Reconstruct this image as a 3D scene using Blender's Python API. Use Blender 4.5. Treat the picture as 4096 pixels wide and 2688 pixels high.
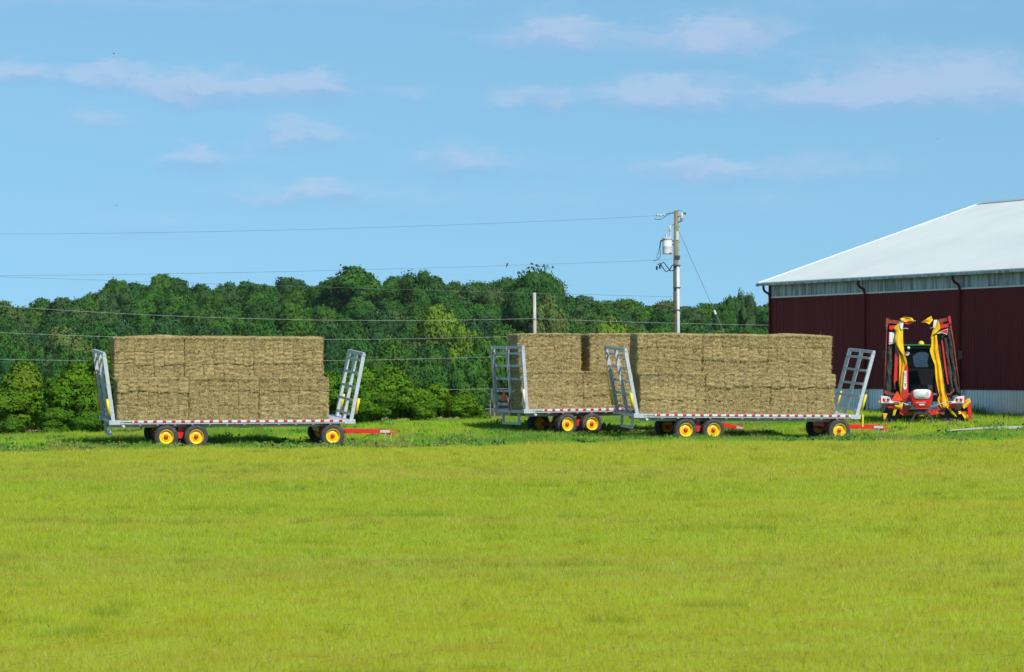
import bpy, math, random
import numpy as np
from mathutils import Vector, Matrix

random.seed(7)
for o in list(bpy.data.objects):
    bpy.data.objects.remove(o)
scene = bpy.context.scene
C = scene.collection
R = math.radians

# ------------------------------------------------------------------ camera, sky, sun, exposure
F = 13400.0            # focal length in photograph pixels (photograph 4096 x 2688)
CX, HY, CZ = 2048.0, 1493.0, 2.6
cam = bpy.data.cameras.new('camera')
cam.sensor_width = 36.0
cam.lens = 36.0 * F / 4096.0
cam.shift_y = (HY - 1344.0) / 4096.0
cam.clip_start = 0.5
cam.clip_end = 6000.0
cam.dof.use_dof = True
cam.dof.focus_distance = 121.0
cam.dof.aperture_fstop = 7.0
camo = bpy.data.objects.new('camera', cam)
camo.location = (0, 0, CZ)
camo.rotation_euler = (R(90), 0, 0)
C.objects.link(camo)
scene.camera = camo

SUN_AZ, SUN_EL = R(31), R(43)      # azimuth measured from straight behind the camera towards the right
sdir = Vector((math.sin(SUN_AZ) * math.cos(SUN_EL), -math.cos(SUN_AZ) * math.cos(SUN_EL), math.sin(SUN_EL)))
sl = bpy.data.lights.new('sun', 'SUN')
sl.energy = 4.7
sl.angle = R(0.5)
sl.color = (1.0, 0.955, 0.88)
so = bpy.data.objects.new('sun', sl)
so.rotation_euler = sdir.to_track_quat('Z', 'Y').to_euler()
so.location = (40, -40, 60)
C.objects.link(so)

world = bpy.data.worlds.new('World')
scene.world = world
world.use_nodes = True
wt = world.node_tree
wt.nodes.clear()
def wn(t, **kw):
    n = wt.nodes.new(t)
    for k, v in kw.items():
        setattr(n, k, v)
    return n
def wl(a, b):
    wt.links.new(a, b)
tc = wn('ShaderNodeTexCoord')
sep = wn('ShaderNodeSeparateXYZ'); wl(tc.outputs['Generated'], sep.inputs[0])
# the sky is read a little above the true horizon: clear dry air with no pale band at its foot
mz = wn('ShaderNodeMath', operation='MULTIPLY_ADD'); wl(sep.outputs[2], mz.inputs[0])
mz.inputs[1].default_value = 0.62; mz.inputs[2].default_value = 0.155
cmb = wn('ShaderNodeCombineXYZ'); wl(sep.outputs[0], cmb.inputs[0]); wl(sep.outputs[1], cmb.inputs[1]); wl(mz.outputs[0], cmb.inputs[2])
nrm = wn('ShaderNodeVectorMath', operation='NORMALIZE'); wl(cmb.outputs[0], nrm.inputs[0])
sky = wn('ShaderNodeTexSky')
sky.sky_type = 'NISHITA'
sky.sun_disc = False
sky.sun_elevation = SUN_EL
sky.sun_rotation = math.pi - SUN_AZ
sky.air_density = 1.0
sky.dust_density = 0.3
sky.ozone_density = 1.6
sky.altitude = 200
wl(nrm.outputs[0], sky.inputs[0])
SKY_TINT = (.94, 1.28, 1.30, 1)
tint = wn('ShaderNodeMix', data_type='RGBA', blend_type='MULTIPLY')
tint.inputs[0].default_value = 1.0
wl(sky.outputs[0], tint.inputs[6]); tint.inputs[7].default_value = SKY_TINT
# thin fair-weather clouds, drawn in azimuth and elevation
az = wn('ShaderNodeMath', operation='ARCTAN2'); wl(sep.outputs[0], az.inputs[0]); wl(sep.outputs[1], az.inputs[1])
el = wn('ShaderNodeMath', operation='ARCSINE'); wl(sep.outputs[2], el.inputs[0])
ae = wn('ShaderNodeCombineXYZ'); wl(az.outputs[0], ae.inputs[0]); wl(el.outputs[0], ae.inputs[1])
wsc = wn('ShaderNodeVectorMath', operation='MULTIPLY'); wl(ae.outputs[0], wsc.inputs[0]); wsc.inputs[1].default_value = (60, 130, 1)
wno = wn('ShaderNodeTexNoise'); wl(wsc.outputs[0], wno.inputs['Vector']); wno.inputs['Scale'].default_value = 1.0
wno.inputs['Detail'].default_value = 6.0; wno.inputs['Roughness'].default_value = 0.62
wsub = wn('ShaderNodeVectorMath', operation='SUBTRACT'); wl(wno.outputs['Color'], wsub.inputs[0]); wsub.inputs[1].default_value = (0.5, 0.5, 0.5)
wmul = wn('ShaderNodeVectorMath', operation='MULTIPLY'); wl(wsub.outputs[0], wmul.inputs[0]); wmul.inputs[1].default_value = (0.030, 0.0125, 0)
wadd = wn('ShaderNodeVectorMath', operation='ADD'); wl(ae.outputs[0], wadd.inputs[0]); wl(wmul.outputs[0], wadd.inputs[1])
# (x, y, half width, half height, weight) in photograph pixels, turned into angles
CL = [(60, 300, 190, 34, .95), (430, 292, 120, 34, .9), (850, 335, 210, 40, .8), (680, 350, 110, 44, .7), (1250, 330, 130, 42, .95), (1120, 350, 300, 34, .5),
      (1640, 358, 90, 26, .6), (2080, 385, 160, 36, .7), (2230, 410, 70, 40, .5), (2700, 370, 190, 42, 1.0), (2560, 385, 190, 34, .6),
      (3560, 345, 330, 62, 1.0), (3900, 330, 260, 62, 1.0), (3250, 385, 250, 48, .7), (2230, 100, 110, 44, 1.0), (2080, 150, 190, 34, .6),
      (2900, 125, 190, 48, .95), (2620, 150, 360, 44, .6), (410, 490, 110, 30, .5), (1150, 515, 130, 36, .7), (1330, 540, 120, 28, .5),
      (760, 620, 90, 30, .65), (900, 642, 200, 20, .4), (1040, 585, 90, 26, .35), (1830, 600, 90, 36, .55), (1850, 650, 260, 26, .55),
      (1150, 770, 290, 38, .6), (1330, 745, 120, 26, .5), (2800, 650, 150, 26, .6), (3250, 675, 420, 40, .55), (2700, 680, 350, 40, .3),
      (3000, 215, 400, 30, .25), (3600, 210, 300, 34, .3), (1250, 10, 700, 26, .35), (250, 20, 450, 34, .35), (3300, 20, 600, 40, .35),
      (600, 890, 300, 34, .35), (1650, 800, 200, 34, .3), (2250, 800, 260, 34, .3), (3000, 820, 330, 40, .35), (1380, 145, 120, 18, .2)]
grp = bpy.data.node_groups.new('cloud_field', 'ShaderNodeTree')
grp.interface.new_socket('Vector', in_out='INPUT', socket_type='NodeSocketVector')
grp.interface.new_socket('Value', in_out='OUTPUT', socket_type='NodeSocketFloat')
gi = grp.nodes.new('NodeGroupInput'); go = grp.nodes.new('NodeGroupOutput')
acc = None
for (x, y, hw, hh, wgt) in CL:
    wgt *= 1.1 if y > 450 else 1.0
    a0, e0 = (x - CX) / F, (HY - y) / F
    ma = grp.nodes.new('ShaderNodeVectorMath'); ma.operation = 'MULTIPLY_ADD'
    sx, sy = F / (hw * 1.08), F / (hh * 1.25)
    ma.inputs[1].default_value = (sx, sy, 0); ma.inputs[2].default_value = (-a0 * sx, -e0 * sy, 0)
    grp.links.new(gi.outputs[0], ma.inputs[0])
    dp = grp.nodes.new('ShaderNodeVectorMath'); dp.operation = 'DOT_PRODUCT'
    grp.links.new(ma.outputs[0], dp.inputs[0]); grp.links.new(ma.outputs[0], dp.inputs[1])
    pw = grp.nodes.new('ShaderNodeMath'); pw.operation = 'POWER'; pw.inputs[0].default_value = 0.45
    grp.links.new(dp.outputs['Value'], pw.inputs[1])
    mad = grp.nodes.new('ShaderNodeMath'); mad.operation = 'MULTIPLY_ADD'; mad.inputs[1].default_value = wgt
    grp.links.new(pw.outputs[0], mad.inputs[0])
    if acc: grp.links.new(acc.outputs[0], mad.inputs[2])
    else: mad.inputs[2].default_value = 0
    acc = mad
grp.links.new(acc.outputs[0], go.inputs[0])
bsc = wn('ShaderNodeVectorMath', operation='MULTIPLY'); wl(wadd.outputs[0], bsc.inputs[0]); bsc.inputs[1].default_value = (130, 300, 1)
bno = wn('ShaderNodeTexNoise'); wl(bsc.outputs[0], bno.inputs['Vector']); bno.inputs['Scale'].default_value = 1.0; bno.inputs['Detail'].default_value = 4.0
brk = wn('ShaderNodeMapRange'); wl(bno.outputs[0], brk.inputs[0]); brk.inputs[1].default_value = 0.3; brk.inputs[2].default_value = 0.7; brk.inputs[3].default_value = 0.55; brk.inputs[4].default_value = 1.25
cg1 = wn('ShaderNodeGroup'); cg1.node_tree = grp; wl(wadd.outputs[0], cg1.inputs[0])
sh = wn('ShaderNodeVectorMath', operation='ADD'); wl(wadd.outputs[0], sh.inputs[0]); sh.inputs[1].default_value = (0, 0.0032, 0)
cg2 = wn('ShaderNodeGroup'); cg2.node_tree = grp; wl(sh.outputs[0], cg2.inputs[0])
# the same kind of cloud goes on all round the sky
fsc = wn('ShaderNodeVectorMath', operation='MULTIPLY'); wl(ae.outputs[0], fsc.inputs[0]); fsc.inputs[1].default_value = (9, 34, 1)
fno = wn('ShaderNodeTexNoise'); wl(fsc.outputs[0], fno.inputs['Vector']); fno.inputs['Scale'].default_value = 1.0
fno.inputs['Detail'].default_value = 5.0
fr = wn('ShaderNodeMapRange'); wl(fno.outputs[0], fr.inputs[0]); fr.inputs[1].default_value = 0.5; fr.inputs[2].default_value = 0.85
fr.inputs[3].default_value = 0.0; fr.inputs[4].default_value = 0.35
top = wn('ShaderNodeMath', operation='ADD')
cbk = wn('ShaderNodeMath', operation='MULTIPLY'); wl(cg1.outputs[0], cbk.inputs[0]); wl(brk.outputs[0], cbk.inputs[1])
wl(cbk.outputs[0], top.inputs[0]); wl(fr.outputs[0], top.inputs[1])
mr1 = wn('ShaderNodeMapRange', interpolation_type='SMOOTHSTEP'); wl(top.outputs[0], mr1.inputs[0])
mr1.inputs[1].default_value = 0.04; mr1.inputs[2].default_value = 1.15; mr1.inputs[3].default_value = 0; mr1.inputs[4].default_value = 0.45
mr2 = wn('ShaderNodeMapRange', interpolation_type='SMOOTHSTEP'); wl(cg2.outputs[0], mr2.inputs[0])
mr2.inputs[1].default_value = 0.1; mr2.inputs[2].default_value = 1.3; mr2.inputs[3].default_value = 0; mr2.inputs[4].default_value = 0.55
mixb = wn('ShaderNodeMix', data_type='RGBA'); wl(mr2.outputs[0], mixb.inputs[0]); wl(tint.outputs[2], mixb.inputs[6])
CLOUD_BASE = (2.7, 4.9, 7.8, 1); CLOUD_TOP = (5.9, 6.7, 8.5, 1)
mixb.inputs[7].default_value = CLOUD_BASE
mixt = wn('ShaderNodeMix', data_type='RGBA'); wl(mr1.outputs[0], mixt.inputs[0]); wl(mixb.outputs[2], mixt.inputs[6])
mixt.inputs[7].default_value = CLOUD_TOP
bg = wn('ShaderNodeBackground'); wl(mixt.outputs[2], bg.inputs[0]); bg.inputs[1].default_value = 0.10
wo = wn('ShaderNodeOutputWorld'); wl(bg.outputs[0], wo.inputs[0])

world.cycles.sampling_method = 'MANUAL'
world.cycles.sample_map_resolution = 256
vs = scene.view_settings
vs.view_transform = 'Standard'
vs.look = 'None'
vs.exposure = 0.0
vs.gamma = 1.0
vs.use_curve_mapping = False

# ------------------------------------------------------------------ helpers
def at(px, py, d):
    """world point that lies d metres in front of the camera at a photograph pixel"""
    return Vector(((px - CX) / F * d, d, CZ + (HY - py) / F * d))

class MB:
    def __init__(s):
        s.v, s.f = [], []
    def add(s, vs_, fs_):
        n = len(s.v)
        s.v += [tuple(p) for p in vs_]
        s.f += [tuple(i + n for i in f) for f in fs_]
        return s
    def box(s, x0, x1, y0, y1, z0, z1):
        return s.add([(x0, y0, z0), (x1, y0, z0), (x1, y1, z0), (x0, y1, z0), (x0, y0, z1), (x1, y0, z1), (x1, y1, z1), (x0, y1, z1)],
                     [(0, 3, 2, 1), (4, 5, 6, 7), (0, 1, 5, 4), (1, 2, 6, 5), (2, 3, 7, 6), (3, 0, 4, 7)])
    def bar(s, p0, p1, w, h, up=(0, 0, 1)):
        p0, p1 = Vector(p0), Vector(p1)
        d = (p1 - p0).normalized()
        u = Vector(up)
        if abs(d.dot(u)) > 0.95: u = Vector((0, 1, 0))
        a = d.cross(u).normalized() * (w / 2)
        b = a.cross(d).normalized() * (h / 2)
        P = [p0 - a - b, p0 + a - b, p0 + a + b, p0 - a + b, p1 - a - b, p1 + a - b, p1 + a + b, p1 - a + b]
        return s.add(P, [(0, 1, 2, 3), (7, 6, 5, 4), (0, 4, 5, 1), (1, 5, 6, 2), (2, 6, 7, 3), (3, 7, 4, 0)])
    def tube(s, pts, r, n=8, cap=True):
        pts = [Vector(p) for p in pts]
        rs = r if isinstance(r, (list, tuple)) else [r] * len(pts)
        rings = []
        vs_ = []
        prev = None
        for i, p in enumerate(pts):
            d = (pts[min(i + 1, len(pts) - 1)] - pts[max(i - 1, 0)]).normalized()
            u = prev if prev is not None else (Vector((0, 0, 1)) if abs(d.z) < 0.9 else Vector((1, 0, 0)))
            a = d.cross(u).normalized(); b = a.cross(d).normalized()
            prev = b
            for k in range(n):
                t = 2 * math.pi * k / n
                vs_.append(p + (a * math.cos(t) + b * math.sin(t)) * rs[i])
        fs_ = []
        for i in range(len(pts) - 1):
            for k in range(n):
                k2 = (k + 1) % n
                fs_.append((i * n + k, i * n + k2, (i + 1) * n + k2, (i + 1) * n + k))
        if cap:
            fs_.append(tuple(range(n - 1, -1, -1)))
            fs_.append(tuple((len(pts) - 1) * n + k for k in range(n)))
        return s.add(vs_, fs_)
    def prism(s, poly, y0, y1):
        """poly in (x, z); extruded along y"""
        n = len(poly)
        ar = sum(poly[i][0] * poly[(i + 1) % n][1] - poly[(i + 1) % n][0] * poly[i][1] for i in range(n))
        if ar < 0: poly = poly[::-1]
        vs_ = [(x, y0, z) for x, z in poly] + [(x, y1, z) for x, z in poly]
        fs_ = [tuple(range(n)), tuple(range(2 * n - 1, n - 1, -1))]
        for i in range(n):
            j = (i + 1) % n
            fs_.append((i, i + n, j + n, j))
        return s.add(vs_, fs_)
    def lathe(s, prof, cx, cz, n=28, y0=0.0):
        """prof: (radius, y) pairs turned about the y axis through (cx, cz)"""
        vs_, fs_ = [], []
        for (r, y) in prof:
            for k in range(n):
                t = 2 * math.pi * k / n
                vs_.append((cx + r * math.cos(t), y0 + y, cz + r * math.sin(t)))
        for i in range(len(prof) - 1):
            for k in range(n):
                k2 = (k + 1) % n
                fs_.append((i * n + k, i * n + k2, (i + 1) * n + k2, (i + 1) * n + k))
        return s.add(vs_, fs_)
    def mesh(s, name):
        me = bpy.data.meshes.new(name)
        me.from_pydata(s.v, [], s.f)
        me.validate()
        return me
    def build(s, name, m, parent=None, smooth=False, bevel=0.0):
        me = s.mesh(name)
        me.materials.append(m)
        if smooth: me.polygons.foreach_set('use_smooth', [True] * len(me.polygons))
        return place(name, me, parent, bevel)

def place(name, me, parent=None, bevel=0.0):
    o = bpy.data.objects.new(name, me)
    C.objects.link(o)
    if parent: o.parent = parent
    if bevel:
        b = o.modifiers.new('bevel', 'BEVEL'); b.width = bevel; b.segments = 2; b.limit_method = 'ANGLE'
    return o
def empty(name, loc=(0, 0, 0), rz=0.0):
    o = bpy.data.objects.new(name, None)
    o.location = loc; o.rotation_euler = (0, 0, rz)
    o.empty_display_size = 0.2
    C.objects.link(o)
    return o
def tag(o, label=None, cat=None, group=None, kind=None):
    if label: o['label'] = label
    if cat: o['category'] = cat
    if group: o['group'] = group
    if kind: o['kind'] = kind
    return o

def np_mesh(name, V, T, cols=None, normals=None, mat_=None, quads=False):
    """mesh from numpy arrays; cols -> colour attribute 'col', normals -> custom vertex normals"""
    me = bpy.data.meshes.new(name)
    k = 4 if quads else 3
    nv, nf = len(V), len(T)
    me.vertices.add(nv); me.vertices.foreach_set('co', np.asarray(V, np.float32).ravel())
    me.loops.add(nf * k); me.loops.foreach_set('vertex_index', np.asarray(T, np.int32).ravel())
    me.polygons.add(nf); me.polygons.foreach_set('loop_start', np.arange(0, nf * k, k, dtype=np.int32))
    me.polygons.foreach_set('use_smooth', np.ones(nf, bool))
    me.update(calc_edges=True)
    if cols is not None:
        a = me.color_attributes.new('col', 'FLOAT_COLOR', 'POINT')
        c4 = np.ones((nv, 4), np.float32); c4[:, :3] = cols
        a.data.foreach_set('color', c4.ravel())
    if normals is not None:
        me.normals_split_custom_set_from_vertices(np.asarray(normals, np.float32).tolist())
    if mat_: me.materials.append(mat_)
    return me

def vnoise(x, y, scale, seed, octaves=3):
    """smooth value noise in 0..1 for numpy arrays"""
    out = np.zeros_like(np.asarray(x, float)); amp, tot = 1.0, 0.0
    rng = np.random.default_rng(seed)
    for o in range(octaves):
        G = rng.random((128, 128))
        u = np.asarray(x) / scale * (2 ** o) + 37.3; v = np.asarray(y) / scale * (2 ** o) + 11.7
        i, j = np.floor(u).astype(int), np.floor(v).astype(int)
        fu, fv = u - i, v - j
        fu = fu * fu * (3 - 2 * fu); fv = fv * fv * (3 - 2 * fv)
        g = lambda a, b: G[a % 128, b % 128]
        out += amp * ((g(i, j) * (1 - fu) + g(i + 1, j) * fu) * (1 - fv) + (g(i, j + 1) * (1 - fu) + g(i + 1, j + 1) * fu) * fv)
        tot += amp; amp *= 0.5
    return out / tot

# ------------------------------------------------------------------ materials
def mat(name, c1, c2=None, scale=4.0, rough=0.6, metal=0.0, stretch=(1, 1, 1), detail=4.0, bump=0.0, bscale=None,
        coord='Object', spec=0.5, c3=None, s3=1.0, r3=(.5, .72), contrast=(0.35, 0.65), rnd=0.0, clear=0.0):
    m = bpy.data.materials.new(name)
    m.use_nodes = True
    nt = m.node_tree
    p = nt.nodes['Principled BSDF']
    p.inputs['Roughness'].default_value = rough
    p.inputs['Metallic'].default_value = metal
    p.inputs['Specular IOR Level'].default_value = spec
    p.inputs['Coat Weight'].default_value = clear
    if c2 is None:
        c2 = tuple(min(1, c * 0.8) for c in c1)
    t = nt.nodes.new('ShaderNodeTexCoord')
    mp = nt.nodes.new('ShaderNodeMapping'); mp.inputs['Scale'].default_value = stretch
    src = t.outputs[coord]
    nt.links.new(src, mp.inputs[0])
    oi = nt.nodes.new('ShaderNodeObjectInfo')
    off = nt.nodes.new('ShaderNodeVectorMath'); off.operation = 'MULTIPLY_ADD'
    cx = nt.nodes.new('ShaderNodeCombineXYZ')
    for i in range(3): nt.links.new(oi.outputs['Random'], cx.inputs[i])
    nt.links.new(cx.outputs[0], off.inputs[0]); off.inputs[1].default_value = (57, 91, 33); nt.links.new(mp.outputs[0], off.inputs[2])
    n = nt.nodes.new('ShaderNodeTexNoise'); n.inputs['Scale'].default_value = scale; n.inputs['Detail'].default_value = detail
    nt.links.new(off.outputs[0], n.inputs['Vector'])
    mr = nt.nodes.new('ShaderNodeMapRange'); nt.links.new(n.outputs[0], mr.inputs[0])
    mr.inputs[1].default_value, mr.inputs[2].default_value = contrast
    mx = nt.nodes.new('ShaderNodeMix'); mx.data_type = 'RGBA'
    nt.links.new(mr.outputs[0], mx.inputs[0])
    mx.inputs[6].default_value = (*c1, 1); mx.inputs[7].default_value = (*c2, 1)
    out = mx.outputs[2]
    if c3 is not None:
        n3 = nt.nodes.new('ShaderNodeTexNoise'); n3.inputs['Scale'].default_value = s3; n3.inputs['Detail'].default_value = 3
        nt.links.new(off.outputs[0], n3.inputs['Vector'])
        mr3 = nt.nodes.new('ShaderNodeMapRange'); nt.links.new(n3.outputs[0], mr3.inputs[0])
        mr3.inputs[1].default_value, mr3.inputs[2].default_value = r3
        m3 = nt.nodes.new('ShaderNodeMix'); m3.data_type = 'RGBA'
        nt.links.new(mr3.outputs[0], m3.inputs[0]); nt.links.new(out, m3.inputs[6]); m3.inputs[7].default_value = (*c3, 1)
        out = m3.outputs[2]
    if rnd:
        hs = nt.nodes.new('ShaderNodeHueSaturation')
        mv = nt.nodes.new('ShaderNodeMapRange'); nt.links.new(oi.outputs['Random'], mv.inputs[0])
        mv.inputs[3].default_value = 1 - rnd; mv.inputs[4].default_value = 1 + rnd
        nt.links.new(mv.outputs[0], hs.inputs['Value']); nt.links.new(out, hs.inputs['Color'])
        out = hs.outputs[0]
    nt.links.new(out, p.inputs['Base Color'])
    if bump:
        n2 = nt.nodes.new('ShaderNodeTexNoise'); n2.inputs['Scale'].default_value = bscale or scale * 3; n2.inputs['Detail'].default_value = 5
        nt.links.new(off.outputs[0], n2.inputs['Vector'])
        b = nt.nodes.new('ShaderNodeBump'); b.inputs['Strength'].default_value = bump; b.inputs['Distance'].default_value = 0.03
        nt.links.new(n2.outputs[0], b.inputs['Height']); nt.links.new(b.outputs[0], p.inputs['Normal'])
    return m

def leaf_mat(name, base=None, trans=0.3, attr=True, objcol=False, rough=0.75, spec=.1):
    """leaves and grass: colour attribute (and the object's own colour) with a share of light let through"""
    m = bpy.data.materials.new(name); m.use_nodes = True
    nt = m.node_tree; nt.nodes.clear()
    o = nt.nodes.new('ShaderNodeOutputMaterial')
    a = nt.nodes.new('ShaderNodeVertexColor'); a.layer_name = 'col'
    col = a.outputs[0]
    if objcol:
        oi = nt.nodes.new('ShaderNodeObjectInfo')
        mx = nt.nodes.new('ShaderNodeMix'); mx.data_type = 'RGBA'; mx.blend_type = 'MULTIPLY'; mx.inputs[0].default_value = 1
        nt.links.new(col, mx.inputs[6]); nt.links.new(oi.outputs['Color'], mx.inputs[7]); col = mx.outputs[2]
    d = nt.nodes.new('ShaderNodeBsdfPrincipled'); d.inputs['Roughness'].default_value = rough; d.inputs['Specular IOR Level'].default_value = spec
    t = nt.nodes.new('ShaderNodeBsdfTranslucent')
    nt.links.new(col, d.inputs['Base Color']); nt.links.new(col, t.inputs[0])
    ms = nt.nodes.new('ShaderNodeMixShader'); ms.inputs[0].default_value = trans
    nt.links.new(d.outputs[0], ms.inputs[1]); nt.links.new(t.outputs[0], ms.inputs[2]); nt.links.new(ms.outputs[0], o.inputs[0])
    return m

M = {}
M['galv'] = mat('galvanised_steel', (.60, .63, .66), (.46, .49, .53), 9, .45, .25, contrast=(.3, .7))
M['steel_dark'] = mat('dark_steel', (.06, .065, .07), (.035, .035, .04), 6, .6, .2)
M['white_tape'] = mat('white_reflective_tape', (.74, .74, .74), (.6, .6, .6), 8, .35)
M['red_tape'] = mat('red_reflective_tape', (.62, .03, .05), (.5, .02, .04), 8, .35)
M['red'] = mat('red_paint', (.72, .022, .016), (.6, .018, .014), 5, .38, clear=.25)
M['dull_red'] = mat('worn_red_paint', (.40, .045, .03), (.16, .035, .025), 14, .7, c3=(.06, .05, .035), s3=8)
M['yellow'] = mat('yellow_rim_paint', (.92, .62, .008), (.84, .54, .008), 6, .40, clear=.2)
M['curtain'] = mat('yellow_vinyl', (.88, .56, .004), (.80, .46, .004), 5, .45, c3=(.72, .30, .006), s3=2.4)
M['tyre'] = mat('tyre_rubber', (.055, .053, .05), (.032, .032, .033), 12, .82, bump=.3, bscale=40, c3=(.10, .085, .065), s3=6)
M['rubber'] = mat('black_rubber', (.035, .035, .033), (.018, .018, .018), 10, .7, bump=.5, bscale=30, c3=(.09, .08, .06), s3=7)
M['black'] = mat('black_plastic', (.011, .012, .013), (.008, .009, .01), 8, .55, spec=.2)
M['white'] = mat('white_paint', (.80, .80, .78), (.72, .72, .70), 6, .4, clear=.2)
M['cream'] = mat('cream_sleeve', (.78, .70, .50), (.65, .58, .42), 8, .5)
M['sleeve'] = mat('yellow_sleeve', (.85, .66, .02), (.72, .52, .02), 8, .5)
M['orange'] = mat('orange_sign', (.90, .085, .02), (.80, .06, .015), 8, .4)
M['hay'] = mat('hay', (.50, .385, .18), (.27, .205, .09), 7, .9, stretch=(1.1, 1.1, 3.2), detail=8, bump=1.0, bscale=16, spec=.12,
               c3=(.10, .085, .045), s3=5.5, r3=(.57, .80), contrast=(.28, .68), rnd=.10)
M['green'] = mat('green_paint', (.02, .17, .03), (.015, .12, .02), 5, .4, clear=.2)
M['glass'] = mat('tinted_glass', (.007, .009, .010), (.005, .007, .008), 3, .2, spec=.08)
M['glass_reflection'] = mat('painted_glass_reflection', (.05, .09, .135), (.035, .065, .10), 1.2, .5, spec=.05)  # flat bluish colour standing in for light seen in the cab glass
M['maroon'] = mat('maroon_cladding', (.20, .033, .035), (.165, .028, .030), 1.2, .75, .0, spec=.12, stretch=(1, 1, .15))
M['maroon_trim'] = mat('maroon_trim', (.19, .016, .018), (.15, .014, .016), 3, .6, spec=.2)
M['band'] = mat('weathered_translucent_panel', (.54, .585, .63), (.23, .25, .265), 5.0, .5, .35, stretch=(1, 1, .10), contrast=(.38, .62))
M['base_panel'] = mat('pale_steel_panel', (.80, .84, .88), (.70, .74, .78), 1.5, .42, .6, stretch=(1, 1, .2))
M['roof'] = mat('white_steel_roof', (.41, .465, .465), (.37, .42, .425), .5, .5, .0, stretch=(.6, .6, 1), detail=6)
M['pole_wood'] = mat('weathered_pole_wood', (.27, .22, .13), (.17, .13, .075), 6, .85, stretch=(4, 4, .5), bump=.3)
M['post_wood'] = mat('grey_post_wood', (.56, .53, .48), (.36, .33, .29), 6, .85, stretch=(4, 4, .5), bump=.3)
M['conduit'] = mat('pale_conduit', (.62, .64, .64), (.55, .57, .57), 4, .5)
M['wire'] = mat('aluminium_wire', (.46, .46, .44), (.36, .36, .35), 3, .5)
M['cable'] = mat('dark_blue_cable', (.012, .02, .06), (.01, .012, .03), 3, .5)
M['dark_wire'] = mat('thin_dark_wire', (.16, .17, .18), (.12, .12, .13), 3, .6)
M['tank'] = mat('transformer_paint', (.74, .75, .77), (.66, .67, .69), 5, .45, c3=(.62, .55, .52), s3=1.5)
M['insul'] = mat('porcelain', (.62, .62, .58), (.48, .48, .46), 9, .3)
M['shed'] = mat('brown_siding', (.26, .15, .125), (.20, .115, .095), 4, .8, stretch=(1, 1, 6))
M['shed_roof'] = mat('brown_shingles', (.22, .13, .11), (.15, .09, .08), 8, .9)
M['gravel'] = mat('gravel', (.62, .59, .52), (.40, .38, .33), 9, .95, bump=.6, bscale=25, coord='Generated', stretch=(30, 2, 1))
M['bark'] = mat('bark', (.30, .26, .20), (.17, .145, .11), 7, .9, stretch=(3, 3, .6), bump=.4)
M['bird'] = mat('dark_feathers', (.03, .028, .028), (.05, .03, .025), 20, .7)
M['lamp_red'] = mat('red_lamp_lens', (.42, .02, .10), (.35, .015, .08), 8, .2)
M['lamp_amber'] = mat('amber_lamp_lens', (.50, .06, .03), (.42, .05, .02), 8, .2)
M['leaf'] = leaf_mat('leaves', objcol=True, trans=.28)
M['grass'] = leaf_mat('grass_blades', trans=.25, spec=.02)
# ------------------------------------------------------------------ terrain
def wag_plane(ox, od, oz, yaw, roll, pitch):
    """origin (below the near rear deck corner) and axes of a parked wagon"""
    cx, sx = math.cos(yaw), math.sin(yaw)
    X = Vector((cx, sx, pitch)).normalized()
    Y = Vector((-sx, cx, roll)); Y = (Y - X * Y.dot(X)).normalized()
    Z = X.cross(Y)
    m = Matrix((X, Y, Z)).transposed().to_4x4()
    m.translation = Vector((ox, od, oz))
    return m
WAG = [wag_plane(-13.74, 115.6, -.017, R(15), .056, .001),
       wag_plane(.58, 124.0, .28, R(28), .008, .006),
       wag_plane(4.50, 120.0, .165, R(15.5), .046, -.008)]
ctl = [(0, 1819, 112.5), (700, 1808, 112.5), (1400, 1801, 112.5), (2048, 1789, 112.5), (2700, 1774, 112.5), (3400, 1771, 112.5), (4096, 1771, 112.5),
       (-900, 1824, 112.5), (5000, 1771, 112.5),
       (1500, 1722, 126), (1900, 1697, 128), (1250, 1733, 127), (0, 1757, 128), (-900, 1765, 128), (2200, 1694, 134), (1500, 1702, 134), (600, 1732, 134),
       (3690, 1697, 128), (3900, 1716, 122.5), (4600, 1712, 122.5), (4400, 1690, 128), (3080, 1655, 152), (4000, 1640, 140), (4700, 1640, 135), (2000, 1680, 150), (0, 1740, 150), (-900, 1740, 150)]
P = [tuple(at(*c)) for c in ctl]
for x in (-14, -7, 0, 7, 14):
    for d in (26, 45, 70, 95):
        P.append((x * d / 70, d, 0.0 + .0035 * x * max(0, d - 60) / 35))
for m in WAG:
    for lx in (0.5, 4.5, 8):
        for ly in (0.0, 2.4):
            P.append(tuple(m @ Vector((lx, ly, 0))))
P = np.array(P)
def _U(r2):
    return np.where(r2 > 1e-9, r2 * np.log(np.maximum(r2, 1e-9)), 0)
n_ = len(P)
K = _U(((P[:, None, :2] - P[None, :, :2]) ** 2).sum(-1)) + np.eye(n_) * 6.0
Q = np.c_[np.ones(n_), P[:, :2]]
A_ = np.block([[K, Q], [Q.T, np.zeros((3, 3))]])
sol = np.linalg.solve(A_, np.r_[P[:, 2], 0, 0, 0])
def tps(x, y):
    x = np.clip(x, -28, 28); y = np.clip(y, 24, 152)
    out = np.full(x.shape, sol[n_]) + sol[n_ + 1] * x + sol[n_ + 2] * y
    for i in range(n_):
        out = out + sol[i] * _U((x - P[i, 0]) ** 2 + (y - P[i, 1]) ** 2)
    return out
SKY_X = [-600, 0, 60, 150, 250, 330, 430, 600, 700, 800, 900, 950, 1050, 1130, 1200, 1270, 1400, 1500, 1600, 1700, 1800, 1900, 1970, 2080, 2180, 2270, 2330, 2480, 2600, 2700, 2800, 2900, 2980, 3080, 3400, 4700]
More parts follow.
